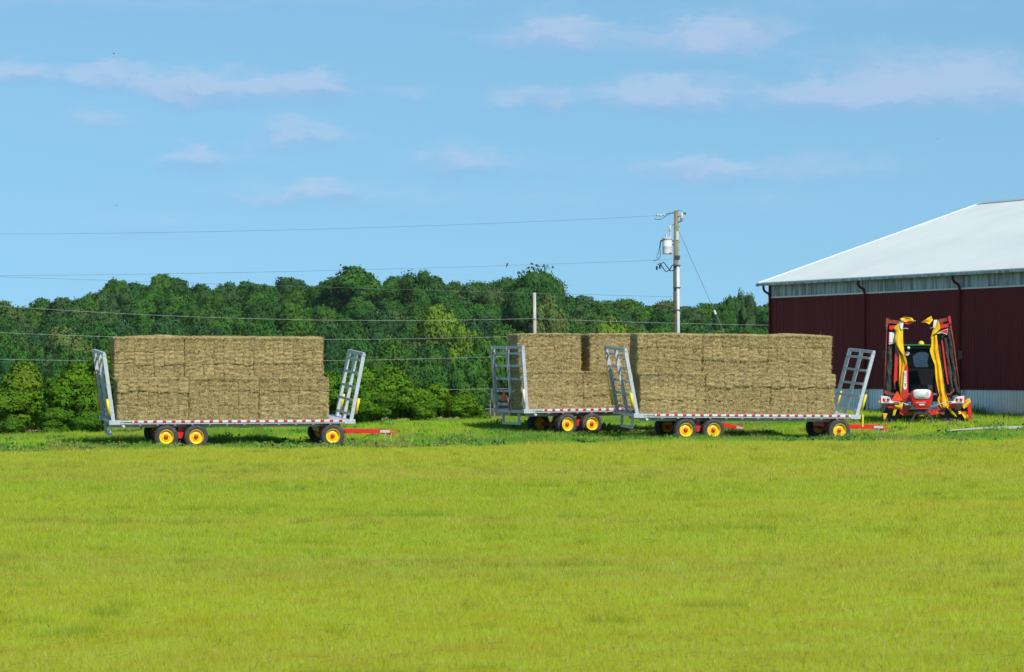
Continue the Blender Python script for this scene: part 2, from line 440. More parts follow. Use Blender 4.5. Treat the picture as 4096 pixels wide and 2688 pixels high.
SKY_Y = [1195, 1186, 1190, 1200, 1186, 1162, 1112, 1112, 1100, 1122, 1112, 1104, 1116, 1116, 1108, 1098, 1080, 1084, 1102, 1092, 1094, 1106, 1114, 1100, 1110, 1150, 1178, 1186, 1186, 1190, 1200, 1188, 1190, 1208, 1210, 1210]
TREE_H = 15.0
def top_py(px, d):
    t = np.clip((d - 480) / 420.0, 0, 1)
    return 1430 * (1 - t) + np.interp(px, SKY_X, SKY_Y) * t
def hill(x, y):
    d = np.clip(y, 480, 960)
    px = x / np.maximum(y, 480) * F + CX
    return CZ + (HY - top_py(px, d)) / F * d - TREE_H
def ground_z(x, y):
    x = np.asarray(x, float); y = np.asarray(y, float)
    t = np.clip((y - 158) / 290.0, 0, 1); t = t * t * (3 - 2 * t)
    return tps(x, y) * (1 - t) + hill(x, y) * t
def gz(x, y):
    return float(ground_z(np.array([x]), np.array([y]))[0])

xs = np.r_[np.linspace(-1600, -70, 18), np.linspace(-60, -27, 12), np.linspace(-26, 27, 90), np.linspace(30, 66, 12), np.linspace(75, 1600, 18)]
ys = np.r_[np.linspace(-80, 20, 8), np.linspace(24, 108, 50), np.linspace(108.5, 152, 88), np.linspace(156, 300, 24), np.linspace(312, 980, 56), np.linspace(1040, 4500, 14)]
GX, GY = np.meshgrid(xs, ys)
GZ = ground_z(GX, GY) + np.where(GY < 112, (vnoise(GX, GY, 6, 5) - .5) * .05, (vnoise(GX, GY, 2.5, 9) - .5) * .07)
FIELD_END = 112.5
def field_edge(x):
    return FIELD_END + (vnoise(x, x * 0, 3.0, 21) - .5) * .8
def field_col(x, y, rng=None):
    """colour of the mown field: yellow green with straw-coloured bands along the mowing direction"""
    b1 = vnoise(x * .10 + 3, y, 3.4, 31, 4); b2 = vnoise(x * .30, y, 1.5, 32, 3); b3 = vnoise(x * .35, y, 7.0, 33, 3)
    s = np.clip((b1 - .52) * 2.6, 0, 1) * .75 + np.clip((b2 - .55) * 2.0, 0, 1) * .35
    g = .15 + .5 * np.clip((b3 - .40) * 2.6, 0, 1)
    green = np.array([.205, .340, .022]); yel = np.array([.340, .392, .026]); tan = np.array([.385, .325, .066])
    c = yel[None] * (1 - g[:, None]) + green[None] * g[:, None]
    return c * (1 - s[:, None] * .75) + tan[None] * (s[:, None] * .75)
fx, fy = GX.ravel(), GY.ravel()
gcol = field_col(fx, fy) * .85
verge_c = np.array([.17, .24, .035])[None] * (1 - vnoise(fx, fy, 2.0, 41)[:, None] * .5) + np.array([.26, .22, .07])[None] * (vnoise(fx, fy, 2.0, 41)[:, None] * .5)
isv = (fy > field_edge(fx)) & (fy < 300)
gcol[isv] = verge_c[isv]
gcol[fy >= 300] = np.array([.05, .08, .025])
ny, nx = GX.shape
idx = np.arange(nx * ny).reshape(ny, nx)
quads = np.stack([idx[:-1, :-1], idx[:-1, 1:], idx[1:, 1:], idx[1:, :-1]], -1).reshape(-1, 4)
gm = bpy.data.materials.new('turf'); gm.use_nodes = True
nt = gm.node_tree; p_ = nt.nodes['Principled BSDF']; p_.inputs['Roughness'].default_value = .95; p_.inputs['Specular IOR Level'].default_value = .1
a_ = nt.nodes.new('ShaderNodeVertexColor'); a_.layer_name = 'col'
t_ = nt.nodes.new('ShaderNodeTexCoord'); nn = nt.nodes.new('ShaderNodeTexNoise'); nn.inputs['Scale'].default_value = 9; nn.inputs['Detail'].default_value = 6
nt.links.new(t_.outputs['Object'], nn.inputs['Vector'])
mr_ = nt.nodes.new('ShaderNodeMapRange'); nt.links.new(nn.outputs[0], mr_.inputs[0]); mr_.inputs[1].default_value = .3; mr_.inputs[2].default_value = .7; mr_.inputs[3].default_value = .6; mr_.inputs[4].default_value = 1.25
hs_ = nt.nodes.new('ShaderNodeHueSaturation'); nt.links.new(mr_.outputs[0], hs_.inputs['Value']); nt.links.new(a_.outputs[0], hs_.inputs['Color'])
nt.links.new(hs_.outputs[0], p_.inputs['Base Color'])
ground = place('ground', np_mesh('ground', np.stack([fx, fy, GZ.ravel()], -1), quads, cols=gcol, mat_=gm, quads=True))
tag(ground, 'mown yellow green hay field rising to a rough grassy verge', 'ground', kind='structure')

# gravel lane in front of the tractor
lv, lf = [], []
LX = np.linspace(15.8, 34, 40)
for i, x in enumerate(LX):
    w = 1.05 * min(1, (i + 1) / 6)
    yc = 122.6 + .02 * (x - 14)
    for dy in (-w, w):
        lv.append((x, yc + dy, gz(x, yc + dy) + .030))
for i in range(len(LX) - 1):
    lf.append((2 * i, 2 * i + 2, 2 * i + 3, 2 * i + 1))
tag(MB().add(lv, lf).build('lane', M['gravel']), 'pale gravel lane in front of the tractor', 'lane', kind='structure')

# ------------------------------------------------------------------ grass
def blades(name, x, y, z, h, w, col, lean=.35, seed=0, upmix=.75):
    """one tapered triangle blade per point, wound towards the open field"""
    rng = np.random.default_rng(seed); n = len(x)
    a = rng.uniform(-.9, .9, n)
    dx, dy = np.cos(a) * w / 2, np.sin(a) * w / 2
    lx, ly = rng.normal(0, lean, n) * h, rng.normal(0, lean, n) * h
    V = np.empty((n, 3, 3), np.float32)
    V[:, 0] = np.stack([x - dx, y - dy, z - .01], -1)
    V[:, 1] = np.stack([x + dx, y + dy, z - .01], -1)
    V[:, 2] = np.stack([x + lx, y + ly, z + h], -1)
    nrm_ = np.stack([np.sin(a), -np.cos(a), np.zeros(n)], -1) * (1 - upmix) + np.array([0, -.1, 1.0]) * upmix
    nrm_ += rng.normal(0, .12, (n, 3))
    nrm_ /= np.linalg.norm(nrm_, axis=1)[:, None]
    N = np.repeat(nrm_, 3, 0)
    return np_mesh(name, V.reshape(-1, 3), np.arange(3 * n).reshape(-1, 3), cols=np.repeat(col, 3, 0), normals=N, mat_=M['grass'])
rng = np.random.default_rng(3)
def jitter_cols(c, rng, amp=.16, straw=.06):
    c = c * (1 + rng.normal(0, amp, (len(c), 1)))
    m = rng.random(len(c)) < straw
    c[m] = np.array([.58, .46, .16]) * rng.uniform(.75, 1.1, (m.sum(), 1))
    return np.clip(c, .01, .9)
fxs, fys = [], []
for d0, d1, dens in ((26.5, 36, 1700), (36, 50, 1000), (50, 72, 470), (72, 113.4, 250)):
    hw = lambda d: .165 * d + 1.5
    n = int((d1 - d0) * 2 * hw((d0 + d1) / 2) * dens)
    yy = rng.uniform(d0, d1, n); xx = rng.uniform(-1, 1, n) * hw(yy)
    fxs.append(xx); fys.append(yy)
fx, fy = np.concatenate(fxs), np.concatenate(fys)
k = fy < field_edge(fx) + .3
fx, fy = fx[k], fy[k]
fm = (vnoise(fx, fy, .45, 34, 2) - .5)[:, None]
fc = jitter_cols(field_col(fx, fy), rng, .15, .06) * (1 + fm * .36) * (1 + np.array([-.35, 0, 0]) * fm)
fh = rng.uniform(.035, .085, len(fx)) * (.7 + .7 * vnoise(fx, fy, 1.3, 51)) * np.interp(fy, [27, 110], [1.0, 1.3])
tuft = vnoise(fx * .6, fy, .8, 61, 2) > .80
fh[tuft] *= 1.7; fc[tuft] *= np.array([.72, .80, .8])
fw = np.interp(fy, [27, 60, 110], [.0055, .009, .015])
go_ = place('field_grass', blades('field_grass', fx, fy, ground_z(fx, fy), fh, fw, fc, .45, 5))
tag(go_, 'short yellow green stubble grass covering the mown field', 'grass', kind='stuff')
# darker tufts the mower missed
tn = 110
ty = 30 + 78 * rng.random(tn) ** .8; tx = rng.uniform(-1, 1, tn) * .165 * ty
tx, ty = np.repeat(tx, 45) + rng.normal(0, .10, tn * 45), np.repeat(ty, 45) + rng.normal(0, .12, tn * 45)
tcol = np.array([.13, .24, .02]) * rng.uniform(.6, 1.3, (len(tx), 1)); tcol[:, 0] *= rng.uniform(.8, 1.6, len(tx))
to_ = place('grass_tufts', blades('grass_tufts', tx, ty, ground_z(tx, ty), rng.uniform(.06, .17, len(tx)), np.interp(ty, [27, 110], [.007, .016]), tcol, .5, 15, upmix=.5))
tag(to_, 'scattered darker tufts of longer grass in the mown field', 'grass', kind='stuff')
# dry straws lying on the field
n = 900
yy = 28 + 60 * rng.random(n) ** 1.5; xx = rng.uniform(-1, 1, n) * .16 * yy
zz = ground_z(xx, yy) + .05
ang = rng.normal(0, .5, n); ln = rng.uniform(.08, .30, n)
V = np.empty((n, 3, 3)); dirx, diry = np.cos(ang) * ln, np.sin(ang) * ln
V[:, 0] = np.stack([xx, yy, zz], -1); V[:, 1] = np.stack([xx, yy - .012, zz + .006], -1); V[:, 2] = np.stack([xx + dirx, yy + diry, zz + rng.uniform(-.01, .05, n)], -1)
gl_ = np.cross(V[:, 1] - V[:, 0], V[:, 2] - V[:, 0])[:, 2] < 0
V[gl_] = V[gl_][:, [1, 0, 2]]
sc = np.array([.66, .55, .26])[None] * rng.uniform(.7, 1.15, (n, 1))
so_ = place('straw_litter', np_mesh('straw_litter', V.reshape(-1, 3), np.arange(3 * n).reshape(-1, 3), cols=np.repeat(sc, 3, 0), normals=np.tile([0, -.2, .98], (3 * n, 1)), mat_=M['grass']))
tag(so_, 'loose pale straws scattered over the mown field', 'straw', kind='stuff')

# rough verge grass, taller and greener
BC = Vector((11.73, 152.3)); BU = Vector((math.cos(R(68)), -math.sin(R(68)))); BN = Vector((math.sin(R(68)), math.cos(R(68))))
n = 250000
vx = rng.uniform(-23, 26, n); vy = 112.0 + 30 * rng.random(n) ** 1.15
keep = vy > field_edge(vx) - .15
keep &= ((vx - BC.x) * BN.x + (vy - BC.y) * BN.y) < -.1
keep &= ~((np.abs(vy - (122.6 + .02 * (vx - 14))) < .62) & (vx > 15.2))
vx, vy = vx[keep], vy[keep]
q = vnoise(vx, vy, 1.5, 71, 3); q2 = vnoise(vx, vy, 4.0, 72, 2); q3 = vnoise(vx * .35, vy, 1.2, 73, 2)
vh = .08 + .24 * np.clip((q - .35) * 2, 0, 1) ** 1.3 + .06 * q3
vh *= np.interp(vy, [112, 113, 114.5, 126, 130], [.35, .55, 1.0, 1.0, .8])
vh *= rng.uniform(.6, 1.25, len(vx))
vh *= np.where((vx > 13.5) & (vy > 117.5) & (vy < 123.5), .45, 1.0)
nearbarn = ((vx - BC.x) * BN.x + (vy - BC.y) * BN.y) > -2.2
vh[nearbarn] *= 2.0
ca, cb, cc, cd = np.array([.165, .335, .024]), np.array([.078, .190, .026]), np.array([.27, .210, .075]), np.array([.26, .385, .016])
w1_ = np.clip((q - .40) * 3, 0, 1)[:, None]; w2_ = np.clip((q3 - .60) * 3.2, 0, 1)[:, None]; w3_ = np.interp(vy, [119, 123], [0, 1])[:, None] * np.clip((q2 - .35) * 2.5, 0, 1)[:, None]
vc = ca * (1 - w1_) + cb * w1_
vc = vc * (1 - w3_) + (cd * (1 - w1_ * .6) + ca * w1_ * .6) * w3_
vc = vc * (1 - w2_) + cc * w2_
we_ = np.clip((vy - field_edge(vx) - .2 - 1.0 * vnoise(vx, vy, 1.0, 77, 2)) / 1.3, 0, 1)[:, None]
vc = field_col(vx, vy) * (1 - we_) + vc * we_
vc = jitter_cols(vc, rng, .20, .03)
vo = place('verge_grass', blades('verge_grass', vx, vy, ground_z(vx, vy), vh, np.full(len(vx), .024), vc, .40, 8, upmix=.6))
tag(vo, 'rough uncut grass along the verge under and around the wagons', 'grass', kind='stuff')
# broad-leaved weeds in the verge
nw = 1150
wx = rng.uniform(-22, 25, nw); wy = np.where(rng.random(nw) < .62, rng.uniform(113.4, 116.4, nw), rng.uniform(116, 131, nw))
kk = (((wx - BC.x) * BN.x + (wy - BC.y) * BN.y) < -.3) & ~((np.abs(wy - 122.8) < 1.1) & (wx > 13)) & (vnoise(wx, wy, 3.0, 75, 2) > .42)
wx, wy = wx[kk], wy[kk]; wz = ground_z(wx, wy)
LV, LC, LN = [], [], []
for x, y, z in zip(wx, wy, wz):
    r = random.uniform(.10, .30); m_ = random.randint(14, 30)
    base = np.array(random.choice([(.075, .19, .03), (.11, .25, .03), (.06, .16, .035), (.16, .28, .04), (.20, .23, .06)]))
    a = np.random.default_rng(int(abs(x * 1e4))).normal(0, 1, (m_, 3))
    pos = np.array([x, y, z]) + a * np.array([r, r, r * .35]) * .6 + np.array([0, 0, r * .55])
    s = random.uniform(.035, .07)
    t1 = np.random.default_rng(int(abs(y * 1e4))).normal(0, 1, (m_, 3)); t1 /= np.linalg.norm(t1, axis=1)[:, None]
    t2 = np.cross(t1, [0.3, -1, .4]); t2 /= np.linalg.norm(t2, axis=1)[:, None] + 1e-6
    LV.append(np.stack([pos - t1 * s, pos + t2 * s * .6, pos + t1 * s, pos - t2 * s * .6], 1))
    LC.append(np.repeat(base[None] * np.random.default_rng(3).uniform(.7, 1.35, (m_, 1)), 4, 0))
    nn_ = a * .3 + np.array([0, -.5, 1.0]); nn_ /= np.linalg.norm(nn_, axis=1)[:, None]
    LN.append(np.repeat(nn_, 4, 0))
LV = np.concatenate(LV)
def face_quads(LV, toward):
    """wind each quad so that its face looks along the given normals"""
    g = np.cross(LV[:, 1] - LV[:, 0], LV[:, 2] - LV[:, 0])
    flip = (g * toward).sum(-1) < 0
    LV[flip] = LV[flip][:, [0, 3, 2, 1]]
    return LV
LN = np.concatenate(LN)
LV = face_quads(LV, LN[::4])
wo_ = place('weeds', np_mesh('weeds', LV.reshape(-1, 3), np.arange(len(LV) * 4).reshape(-1, 4), cols=np.concatenate(LC), normals=LN, mat_=M['grass'], quads=True))
tag(wo_, 'low dark green broad-leaved weeds growing in the verge', 'weeds', kind='stuff')

# ------------------------------------------------------------------ trees and bushes
def crown(name, seed, W, H, z0, nl, n, leaf, squash=.85, flat=.7):
    """leaf-sized faces on the shells of many overlapping clumps, with a solid heart in every clump"""
    rg = np.random.default_rng(seed)
    cen, rad = [], []
    hh = (H - z0) / 2
    for i in range(nl):
        while True:
            d = rg.normal(0, 1, 3); d /= np.linalg.norm(d)
            if d[2] > -.75: break
        rr = rg.uniform(.35, .82)
        c = np.array([d[0] * W / 2 * rr, d[1] * W / 2 * rr, z0 + hh + d[2] * hh * rr])
        r = rg.uniform(.14, .27) * W
        c[2] = min(c[2], H - r * .75)
        cen.append(c); rad.append(r)
    cen, rad = np.array(cen), np.array(rad)
    lt = rg.uniform(.88, 1.12, nl)
    pk = rg.choice(nl, n, p=rad ** 2 / (rad ** 2).sum())
    d = rg.normal(0, 1, (n, 3)); d[:, 2] = d[:, 2] * .9 + .25; d /= np.linalg.norm(d, axis=1)[:, None]
    bump_ = 1 + .16 * np.sin(d[:, 0] * 5 + pk) * np.sin(d[:, 1] * 5 + pk * 2) + .10 * np.sin(d[:, 2] * 9 + pk)
    pos = cen[pk] + d * (rad[pk] * bump_ * rg.uniform(.78, 1.12, n) ** 1)[:, None] * np.array([1, 1, squash])
    stray = rg.random(n) < .06
    pos[stray] += d[stray] * rad[pk][stray, None] * rg.uniform(.05, .30, (stray.sum(), 1))
    ins = np.zeros(n, int)
    for j in range(nl):
        ins += (np.linalg.norm((pos - cen[j]) / np.array([1, 1, squash]), axis=1) < rad[j] * .72)
    k = (ins == 0) & (pos[:, 2] > .05)
    pos, d, pk = pos[k], d[k], pk[k]; m = len(pos)
    nr = d * .62 + rg.normal(0, .42, (m, 3)); nr /= np.linalg.norm(nr, axis=1)[:, None]
    t1 = np.cross(nr, rg.normal(0, 1, (m, 3))); t1 /= np.linalg.norm(t1, axis=1)[:, None]
    t2 = np.cross(nr, t1)
    s = (leaf * rg.uniform(.6, 1.3, m))[:, None]
    LV = np.stack([pos - t1 * s, pos + t2 * s * .62, pos + t1 * s - nr * s * .2, pos - t2 * s * .62], 1)
    sn = d * .70 + nr * .40; sn /= np.linalg.norm(sn, axis=1)[:, None]
    LV = face_quads(LV, sn)
    N = np.repeat(sn, 4, 0)
    col = np.ones((m, 3)) * (lt[pk] * rg.uniform(.87, 1.13, m))[:, None]
    col[:, 0] *= rg.uniform(.85, 1.2, m)
    V = LV.reshape(-1, 3); T = np.arange(m * 4).reshape(-1, 4); COL = np.repeat(col, 4, 0)
    # hearts: rough spheres
    hv, hf, hn, hc = [], [], [], []
    nu, nv_ = 10, 6
    for j in range(nl):
        b0 = len(V) + sum(len(a) for a in hv)
        vv = []
        for a in range(nv_ + 1):
            for b in range(nu):
                th, ph = math.pi * a / nv_, 2 * math.pi * b / nu
                vv.append((math.sin(th) * math.cos(ph), math.sin(th) * math.sin(ph), math.cos(th)))
        vv = np.array(vv)
        hv.append(cen[j] + vv * rad[j] * (.78 + .1 * rg.random((len(vv), 1))) * np.array([1, 1, squash])); hn.append(vv); hc.append(np.ones((len(vv), 3)) * lt[j] * .9)
        for a in range(nv_):
            for b in range(nu):
                b2 = (b + 1) % nu
                hf.append((b0 + a * nu + b, b0 + (a + 1) * nu + b, b0 + (a + 1) * nu + b2, b0 + a * nu + b2))
    V = np.concatenate([V] + hv); N = np.concatenate([N] + hn); COL = np.concatenate([COL] + hc); T = np.concatenate([T, np.array(hf)])
    return np_mesh(name, V, T, cols=COL, normals=N, mat_=M['leaf'], quads=True), cen
def trunk(name, H, cen, seed, r=.22):
    rg = random.Random(seed); b = MB()
    b.tube([(0, 0, -.6), (.08, 0, H * .25), (-.1, .05, H * .5), (.05, 0, H * .78)], [r, r * .8, r * .55, r * .2], 7)
    for c in sorted(cen.tolist(), key=lambda q: q[2])[::3]:
        z0 = max(H * .18, c[2] - H * .22)
        b.tube([(0, 0, z0), (c[0] * .5, c[1] * .5, (z0 + c[2]) / 2 + .2), (c[0] * .9, c[1] * .9, c[2])], [r * .4, r * .26, r * .1], 5)
    me = b.mesh(name); me.materials.append(M['bark'])
    return me
TP = []
for s in range(7):
    W_, H_ = [(8, 11), (7, 11), (9, 11), (7.5, 11), (8.5, 11), (6.5, 11), (10, 11)][s]
    cm, cen = crown('crown', 100 + s, W_, H_, [4.2, 3.8, 4.6, 4.2, 4.6, 3.4, 3.6][s], [22, 18, 26, 18, 24, 16, 34][s], 9000, .24, .8)
    TP.append((cm, trunk('trunk', 11, cen, s)))
def tree(name, x, y, sx, sz, proto, col, label, group=None, sink=0.0, cat='tree', rz=None, H=11.0):
    o = empty(name, (x, y, gz(x, y) - sink), random.uniform(0, 6.28) if rz is None else rz)
    tag(o, label, cat, group)
    for me, nm in ((proto[0], 'crown'), (proto[1], 'trunk')):
        c = place(nm, me, o); c.scale = (sx, sx, sz)
        c.color = (*col, 1)
    return o
PAL = {'dark': (.042, .128, .022), 'mid': (.056, .158, .024), 'bright': (.068, .175, .022), 'blue': (.040, .122, .034), 'grey': (.066, .142, .040), 'yellow': (.160, .270, .024), 'olive': (.128, .200, .050), 'brown': (.080, .148, .038)}
# (x, top y, width, distance, colour, label) of the trees one can point at
SPEC = [(2135, 1078, 290, 470, 'dark', 'broad rounded dark green tree standing highest behind the short grey post'),
        (1755, 1225, 230, 385, 'yellow', 'yellow green leafy tree in the middle of the wooded hillside'),
        (1870, 1300, 200, 360, 'yellow', 'yellow green tree just below the other yellow green one on the hillside'),
        (275, 1290, 230, 380, 'olive', 'pale olive tree standing out of the dark wood above the left bushes'),
        (2440, 1285, 230, 330, 'yellow', 'light green tree showing above the hay left of the utility pole'),
        (470, 1098, 150, 575, 'mid', 'ragged topped tree rising over the skyline at the left end of the ridge'),
        (640, 1096, 130, 585, 'bright', 'tufted tree on the skyline above the left hay stack'),
        (1400, 1068, 260, 545, 'mid', 'tall wide tree forming the highest skyline hump left of centre'),
        (1700, 1085, 200, 545, 'dark', 'dark rounded skyline tree left of the broad rounded one'),
        (2900, 1172, 110, 500, 'mid', 'ragged tree on the skyline where the guy wire crosses it'),
        (2980, 1172, 110, 505, 'grey', 'small ragged skyline tree nearest the barn corner'),
        (1560, 1330, 240, 310, 'bright', 'leafy green tree with pale trunk above the middle bushes'),
        (1180, 1215, 220, 420, 'bright', 'bright green tree on the slope above the right end of the left hay stack'),
        (2200, 1180, 160, 400, 'olive', 'pale green tree directly behind the short grey post'),
        (1330, 1300, 180, 350, 'blue', 'grey green feathery tree right above the left hay stack corner'),
        (1700, 1370, 200, 304, 'mid', 'front tree of the wood with bare pale branches above the middle bushes'),
        (1960, 1330, 190, 315, 'bright', 'bright green tree at the wood edge left of the middle wagon')]
occ = []
for i, (px, py, w, d, cn, lab) in enumerate(SPEC):
    d = 480 + (d - 300) * 1.4; w *= .85
    x = (px - CX) / F * d; topz = CZ + (HY - py) / F * d
    pr = TP[6 if w > 225 else i % 6]
    Wn = [8, 7, 9, 7.5, 8.5, 6.5, 10][TP.index(pr)]
    sx = (w / F * d) / Wn
    sz = max(.5, (topz - gz(x, d)) / 11.0)
    tree('broadleaf_tree', x, d, sx, sz, pr, PAL[cn], lab)
    occ.append((px, d, w))
ROWS = [480, 516, 554, 594, 637, 682, 730, 781, 840, 885]
KIND = {'dark': 'dark green tree in the mass of the wooded hillside', 'mid': 'mid green tree in the mass of the wooded hillside', 'bright': 'fresh green tree in the mass of the wooded hillside',
        'blue': 'bluish dark green tree in the mass of the wooded hillside', 'grey': 'dull grey green tree in the mass of the wooded hillside', 'brown': 'dull brownish green tree in the mass of the wooded hillside'}
rt = random.Random(12)
FOREST = []
for r_, d0 in enumerate(ROWS):
    px0 = -150 + rt.uniform(0, 90)
    while px0 < 3130:
        d = d0 + rt.uniform(-9, 9)
        sc_ = rt.uniform(.78, 1.25)
        xx = (px0 + rt.uniform(-22, 22) - CX) / F * d
        if not any(abs(px0 - a) < w * .36 + 15 and abs(d - b) < 22 for a, b, w in occ):
            nz_ = float(vnoise(np.array([xx]), np.array([d]), 40, 91, 2)[0])
            cn = rt.choice(['dark', 'mid', 'blue', 'dark']) if nz_ < .45 else rt.choice(['mid', 'bright', 'mid', 'dark', 'grey']) if nz_ < .6 else rt.choice(['bright', 'mid', 'grey', 'brown'])
            c = tuple(v * rt.uniform(.92, 1.08) for v in PAL[cn])
            px = xx / d * F + CX
            topz = CZ + (HY - float(top_py(px, d))) / F * d + (rt.uniform(-1.6, .9) if r_ < 8 else rt.uniform(-1.0, .7))
            pi_ = rt.randrange(6)
            FOREST.append((px, r_, cn, tree('broadleaf_tree', xx, d, sc_ * (158 / F * d) / [8, 7, 9, 7.5, 8.5, 6.5][pi_], max(.6, (topz - gz(xx, d)) / 11.0), TP[pi_], c, KIND[cn], 'trees of the wooded hillside')))
        px0 += rt.uniform(100, 150) if r_ < 8 else rt.uniform(72, 100)

# every tree of the wood is told apart by its colour, how high it stands on the slope and what it stands above
COLW = {'dark': 'dark green', 'mid': 'mid green', 'bright': 'fresh green', 'blue': 'bluish green', 'grey': 'grey green', 'brown': 'brownish green'}
HIGH = ['at the wood edge', 'at the wood edge', 'low on the slope', 'low on the slope', 'halfway up the slope', 'halfway up the slope', 'high on the slope', 'high on the slope', 'near the skyline', 'on the skyline']
ZONE = [(0, 'beyond the left edge'), (230, 'at the left edge'), (440, 'above the left bushes'), (720, 'above the left stack rear'), (1010, 'above the left stack middle'), (1290, 'above the left stack front'), (1480, 'above the left front rack'),
        (1720, 'above the middle bushes'), (1960, 'left of the middle wagon'), (2140, 'left of the short post'), (2400, 'right of the short post'), (2690, 'left of the utility pole'), (2860, 'right of the utility pole'), (99999, 'beside the barn')]
ORD = ['', ', second from left', ', third from left', ', fourth from left', ', fifth from left', ', sixth from left', ', seventh from left']
seen_ = {}
for (px, r_, cn, o) in sorted(FOREST, key=lambda q: q[0]):
    z_ = next(t for lim, t in ZONE if px < lim)
    lab = '%s tree %s %s' % (COLW[cn], HIGH[r_], z_)
    k_ = seen_.get(lab, 0); seen_[lab] = k_ + 1
    o['label'] = lab + (ORD[min(k_, 6)] if k_ else ', leftmost such')

BP = []
for s in range(4):
    cm, cen = crown('crown', 300 + s, 3.0, 3.0, .1, [17, 20, 15, 18][s], 15000, .10, .9)
    BP.append((cm, trunk('stem', 3.0, cen, s, .05)))
BUSH = [(395, 1450, 190, 137, (.085, .175, .015), 'tall green bush just left of the left wagon rear rack'),
        (300, 1512, 170, 134.5, (.075, .165, .012), 'dense green bush second from the left wagon rear rack'),
        (118, 1490, 175, 138, (.115, .185, .018), 'yellowish tipped small bush rising behind the leftmost bushes'),
        (185, 1545, 190, 135, (.095, .185, .014), 'wide green bush in the middle of the left clump'),
        (60, 1585, 150, 134, (.095, .180, .016), 'green bush near the left edge in front of the brown shed'),
        (225, 1640, 190, 132, (.070, .155, .014), 'low dark bush at the front of the left clump'),
        (40, 1668, 130, 132, (.080, .165, .02), 'low bush at the left edge of the photo by the brown shed'),
        (350, 1640, 150, 132, (.065, .150, .014), 'low bush beneath the left wagon rear rack'),
        (560, 1520, 240, 136, (.075, .165, .014), 'bush mostly hidden behind the rear half of the left hay stack'),
        (770, 1530, 250, 137, (.070, .16, .014), 'bush mostly hidden behind the middle of the left hay stack'),
        (980, 1530, 250, 137, (.075, .165, .014), 'bush mostly hidden behind the front half of the left hay stack'),
        (1190, 1525, 230, 136, (.075, .165, .014), 'bush behind the front corner of the left hay stack'),
        (1345, 1520, 170, 135.5, (.080, .175, .014), 'green bush seen through the front rack of the left wagon'),
        (1445, 1500, 170, 136, (.080, .180, .014), 'tall green bush right beside the front rack of the left wagon'),
        (1555, 1500, 180, 136, (.085, .185, .014), 'tallest bush of the middle clump with a rounded top'),
        (1645, 1535, 150, 135.5, (.085, .185, .014), 'bush in the middle of the clump between the wagons'),
        (1500, 1590, 170, 133.5, (.075, .170, .013), 'low bush at the front of the middle clump above the red drawbar'),
        (1742, 1552, 120, 136, (.095, .190, .014), 'narrow pointed bush in the middle clump'),
        (1845, 1578, 150, 136, (.090, .185, .014), 'rounded bush near the right end of the middle clump'),
        (1925, 1640, 110, 136, (.095, .190, .018), 'lowest bush at the right end of the middle clump'),
        (1700, 1620, 150, 134.5, (.085, .180, .014), 'low leafy bush in front of the narrow pointed one')]
for i, (px, py, w, d, col, lab) in enumerate(BUSH):
    if px < 450: w *= 1.2
    x = (px - CX) / F * d; g = gz(x, d)
    topz = CZ + (HY - py) / F * d
    col = tuple(min(.45, c * 1.18) for c in (col[0], col[1] * 1.08, col[2] * .8))
    tree('bush', x, d, min((w / F * d) / 2.3, (topz - g) / 2.72 * 1.3), (topz - g) / 2.72, BP[i % 4], col, lab, None, .05, 'bush')
# ------------------------------------------------------------------ barn
BARN_S = 13400 / 152.3
BZ = gz(BC.x, BC.y) - .35                       # floor level
def bz(py): return CZ + (HY - py) / F * BC.y    # height of a photograph row at the barn's near left corner
Z_EAVE, Z_BAND, Z_BASE = bz(1130), bz(1190), bz(1548)
HALF = 11.25; LEN = 42.0; OVH = .34
barn = empty('barn', (BC.x, BC.y, BZ))
tag(barn, 'large maroon metal barn with white roof, pale upper band and downspouts', 'barn')
def bl(t, n, z):
    """barn coordinates: t along the near wall, n into the building, z world height"""
    return (BU.x * t + BN.x * n, BU.y * t + BN.y * n, z - BZ)
def ribbed(name, m, z0, z1, t0, t1, n0=0.0, pitch=.2286, depth=.024):
    b = MB(); t = t0
    prof = []
    while t < t1 - 1e-6:
        e = min(t + pitch, t1)
        prof += [(t, 0), (t + (e - t) * .70, 0), (t + (e - t) * .78, -depth), (t + (e - t) * .92, -depth)]
        t = e
    prof.append((t1, 0))
    for (tt, dn) in prof:
        b.v.append(bl(tt, n0 + dn, z0)); b.v.append(bl(tt, n0 + dn, z1))
    for i in range(len(prof) - 1):
        b.f.append((2 * i, 2 * i + 2, 2 * i + 3, 2 * i + 1))
    return b.build(name, m, barn)
ribbed('wall_cladding', M['maroon'], Z_BASE, Z_BAND, 0, LEN)
ribbed('wall_band', M['band'], Z_BAND + .03, Z_EAVE + .1, 0, LEN, .012)
ribbed('base_panel', M['base_panel'], BZ - .3, Z_BASE - .02, 0, LEN, .01)
def bbox(name, m, t0, t1, n0, n1, z0, z1, parent=barn):
    b = MB()
    P8 = [bl(t, n, z) for z in (z0, z1) for (t, n) in ((t0, n0), (t1, n0), (t1, n1), (t0, n1))]
    b.add(P8, [(0, 3, 2, 1), (4, 5, 6, 7), (0, 1, 5, 4), (1, 2, 6, 5), (2, 3, 7, 6), (3, 0, 4, 7)])
    return b.build(name, m, parent)
bbox('band_trim', M['white'], .05, LEN, -.045, -.03, Z_BAND - .035, Z_BAND + .03)
bbox('base_trim', M['maroon_trim'], .05, LEN, -.04, -.028, Z_BASE - .05, Z_BASE + .02)
bbox('corner_trim', M['maroon_trim'], -.06, .10, -.05, .12, BZ - .3, Z_EAVE + .02)
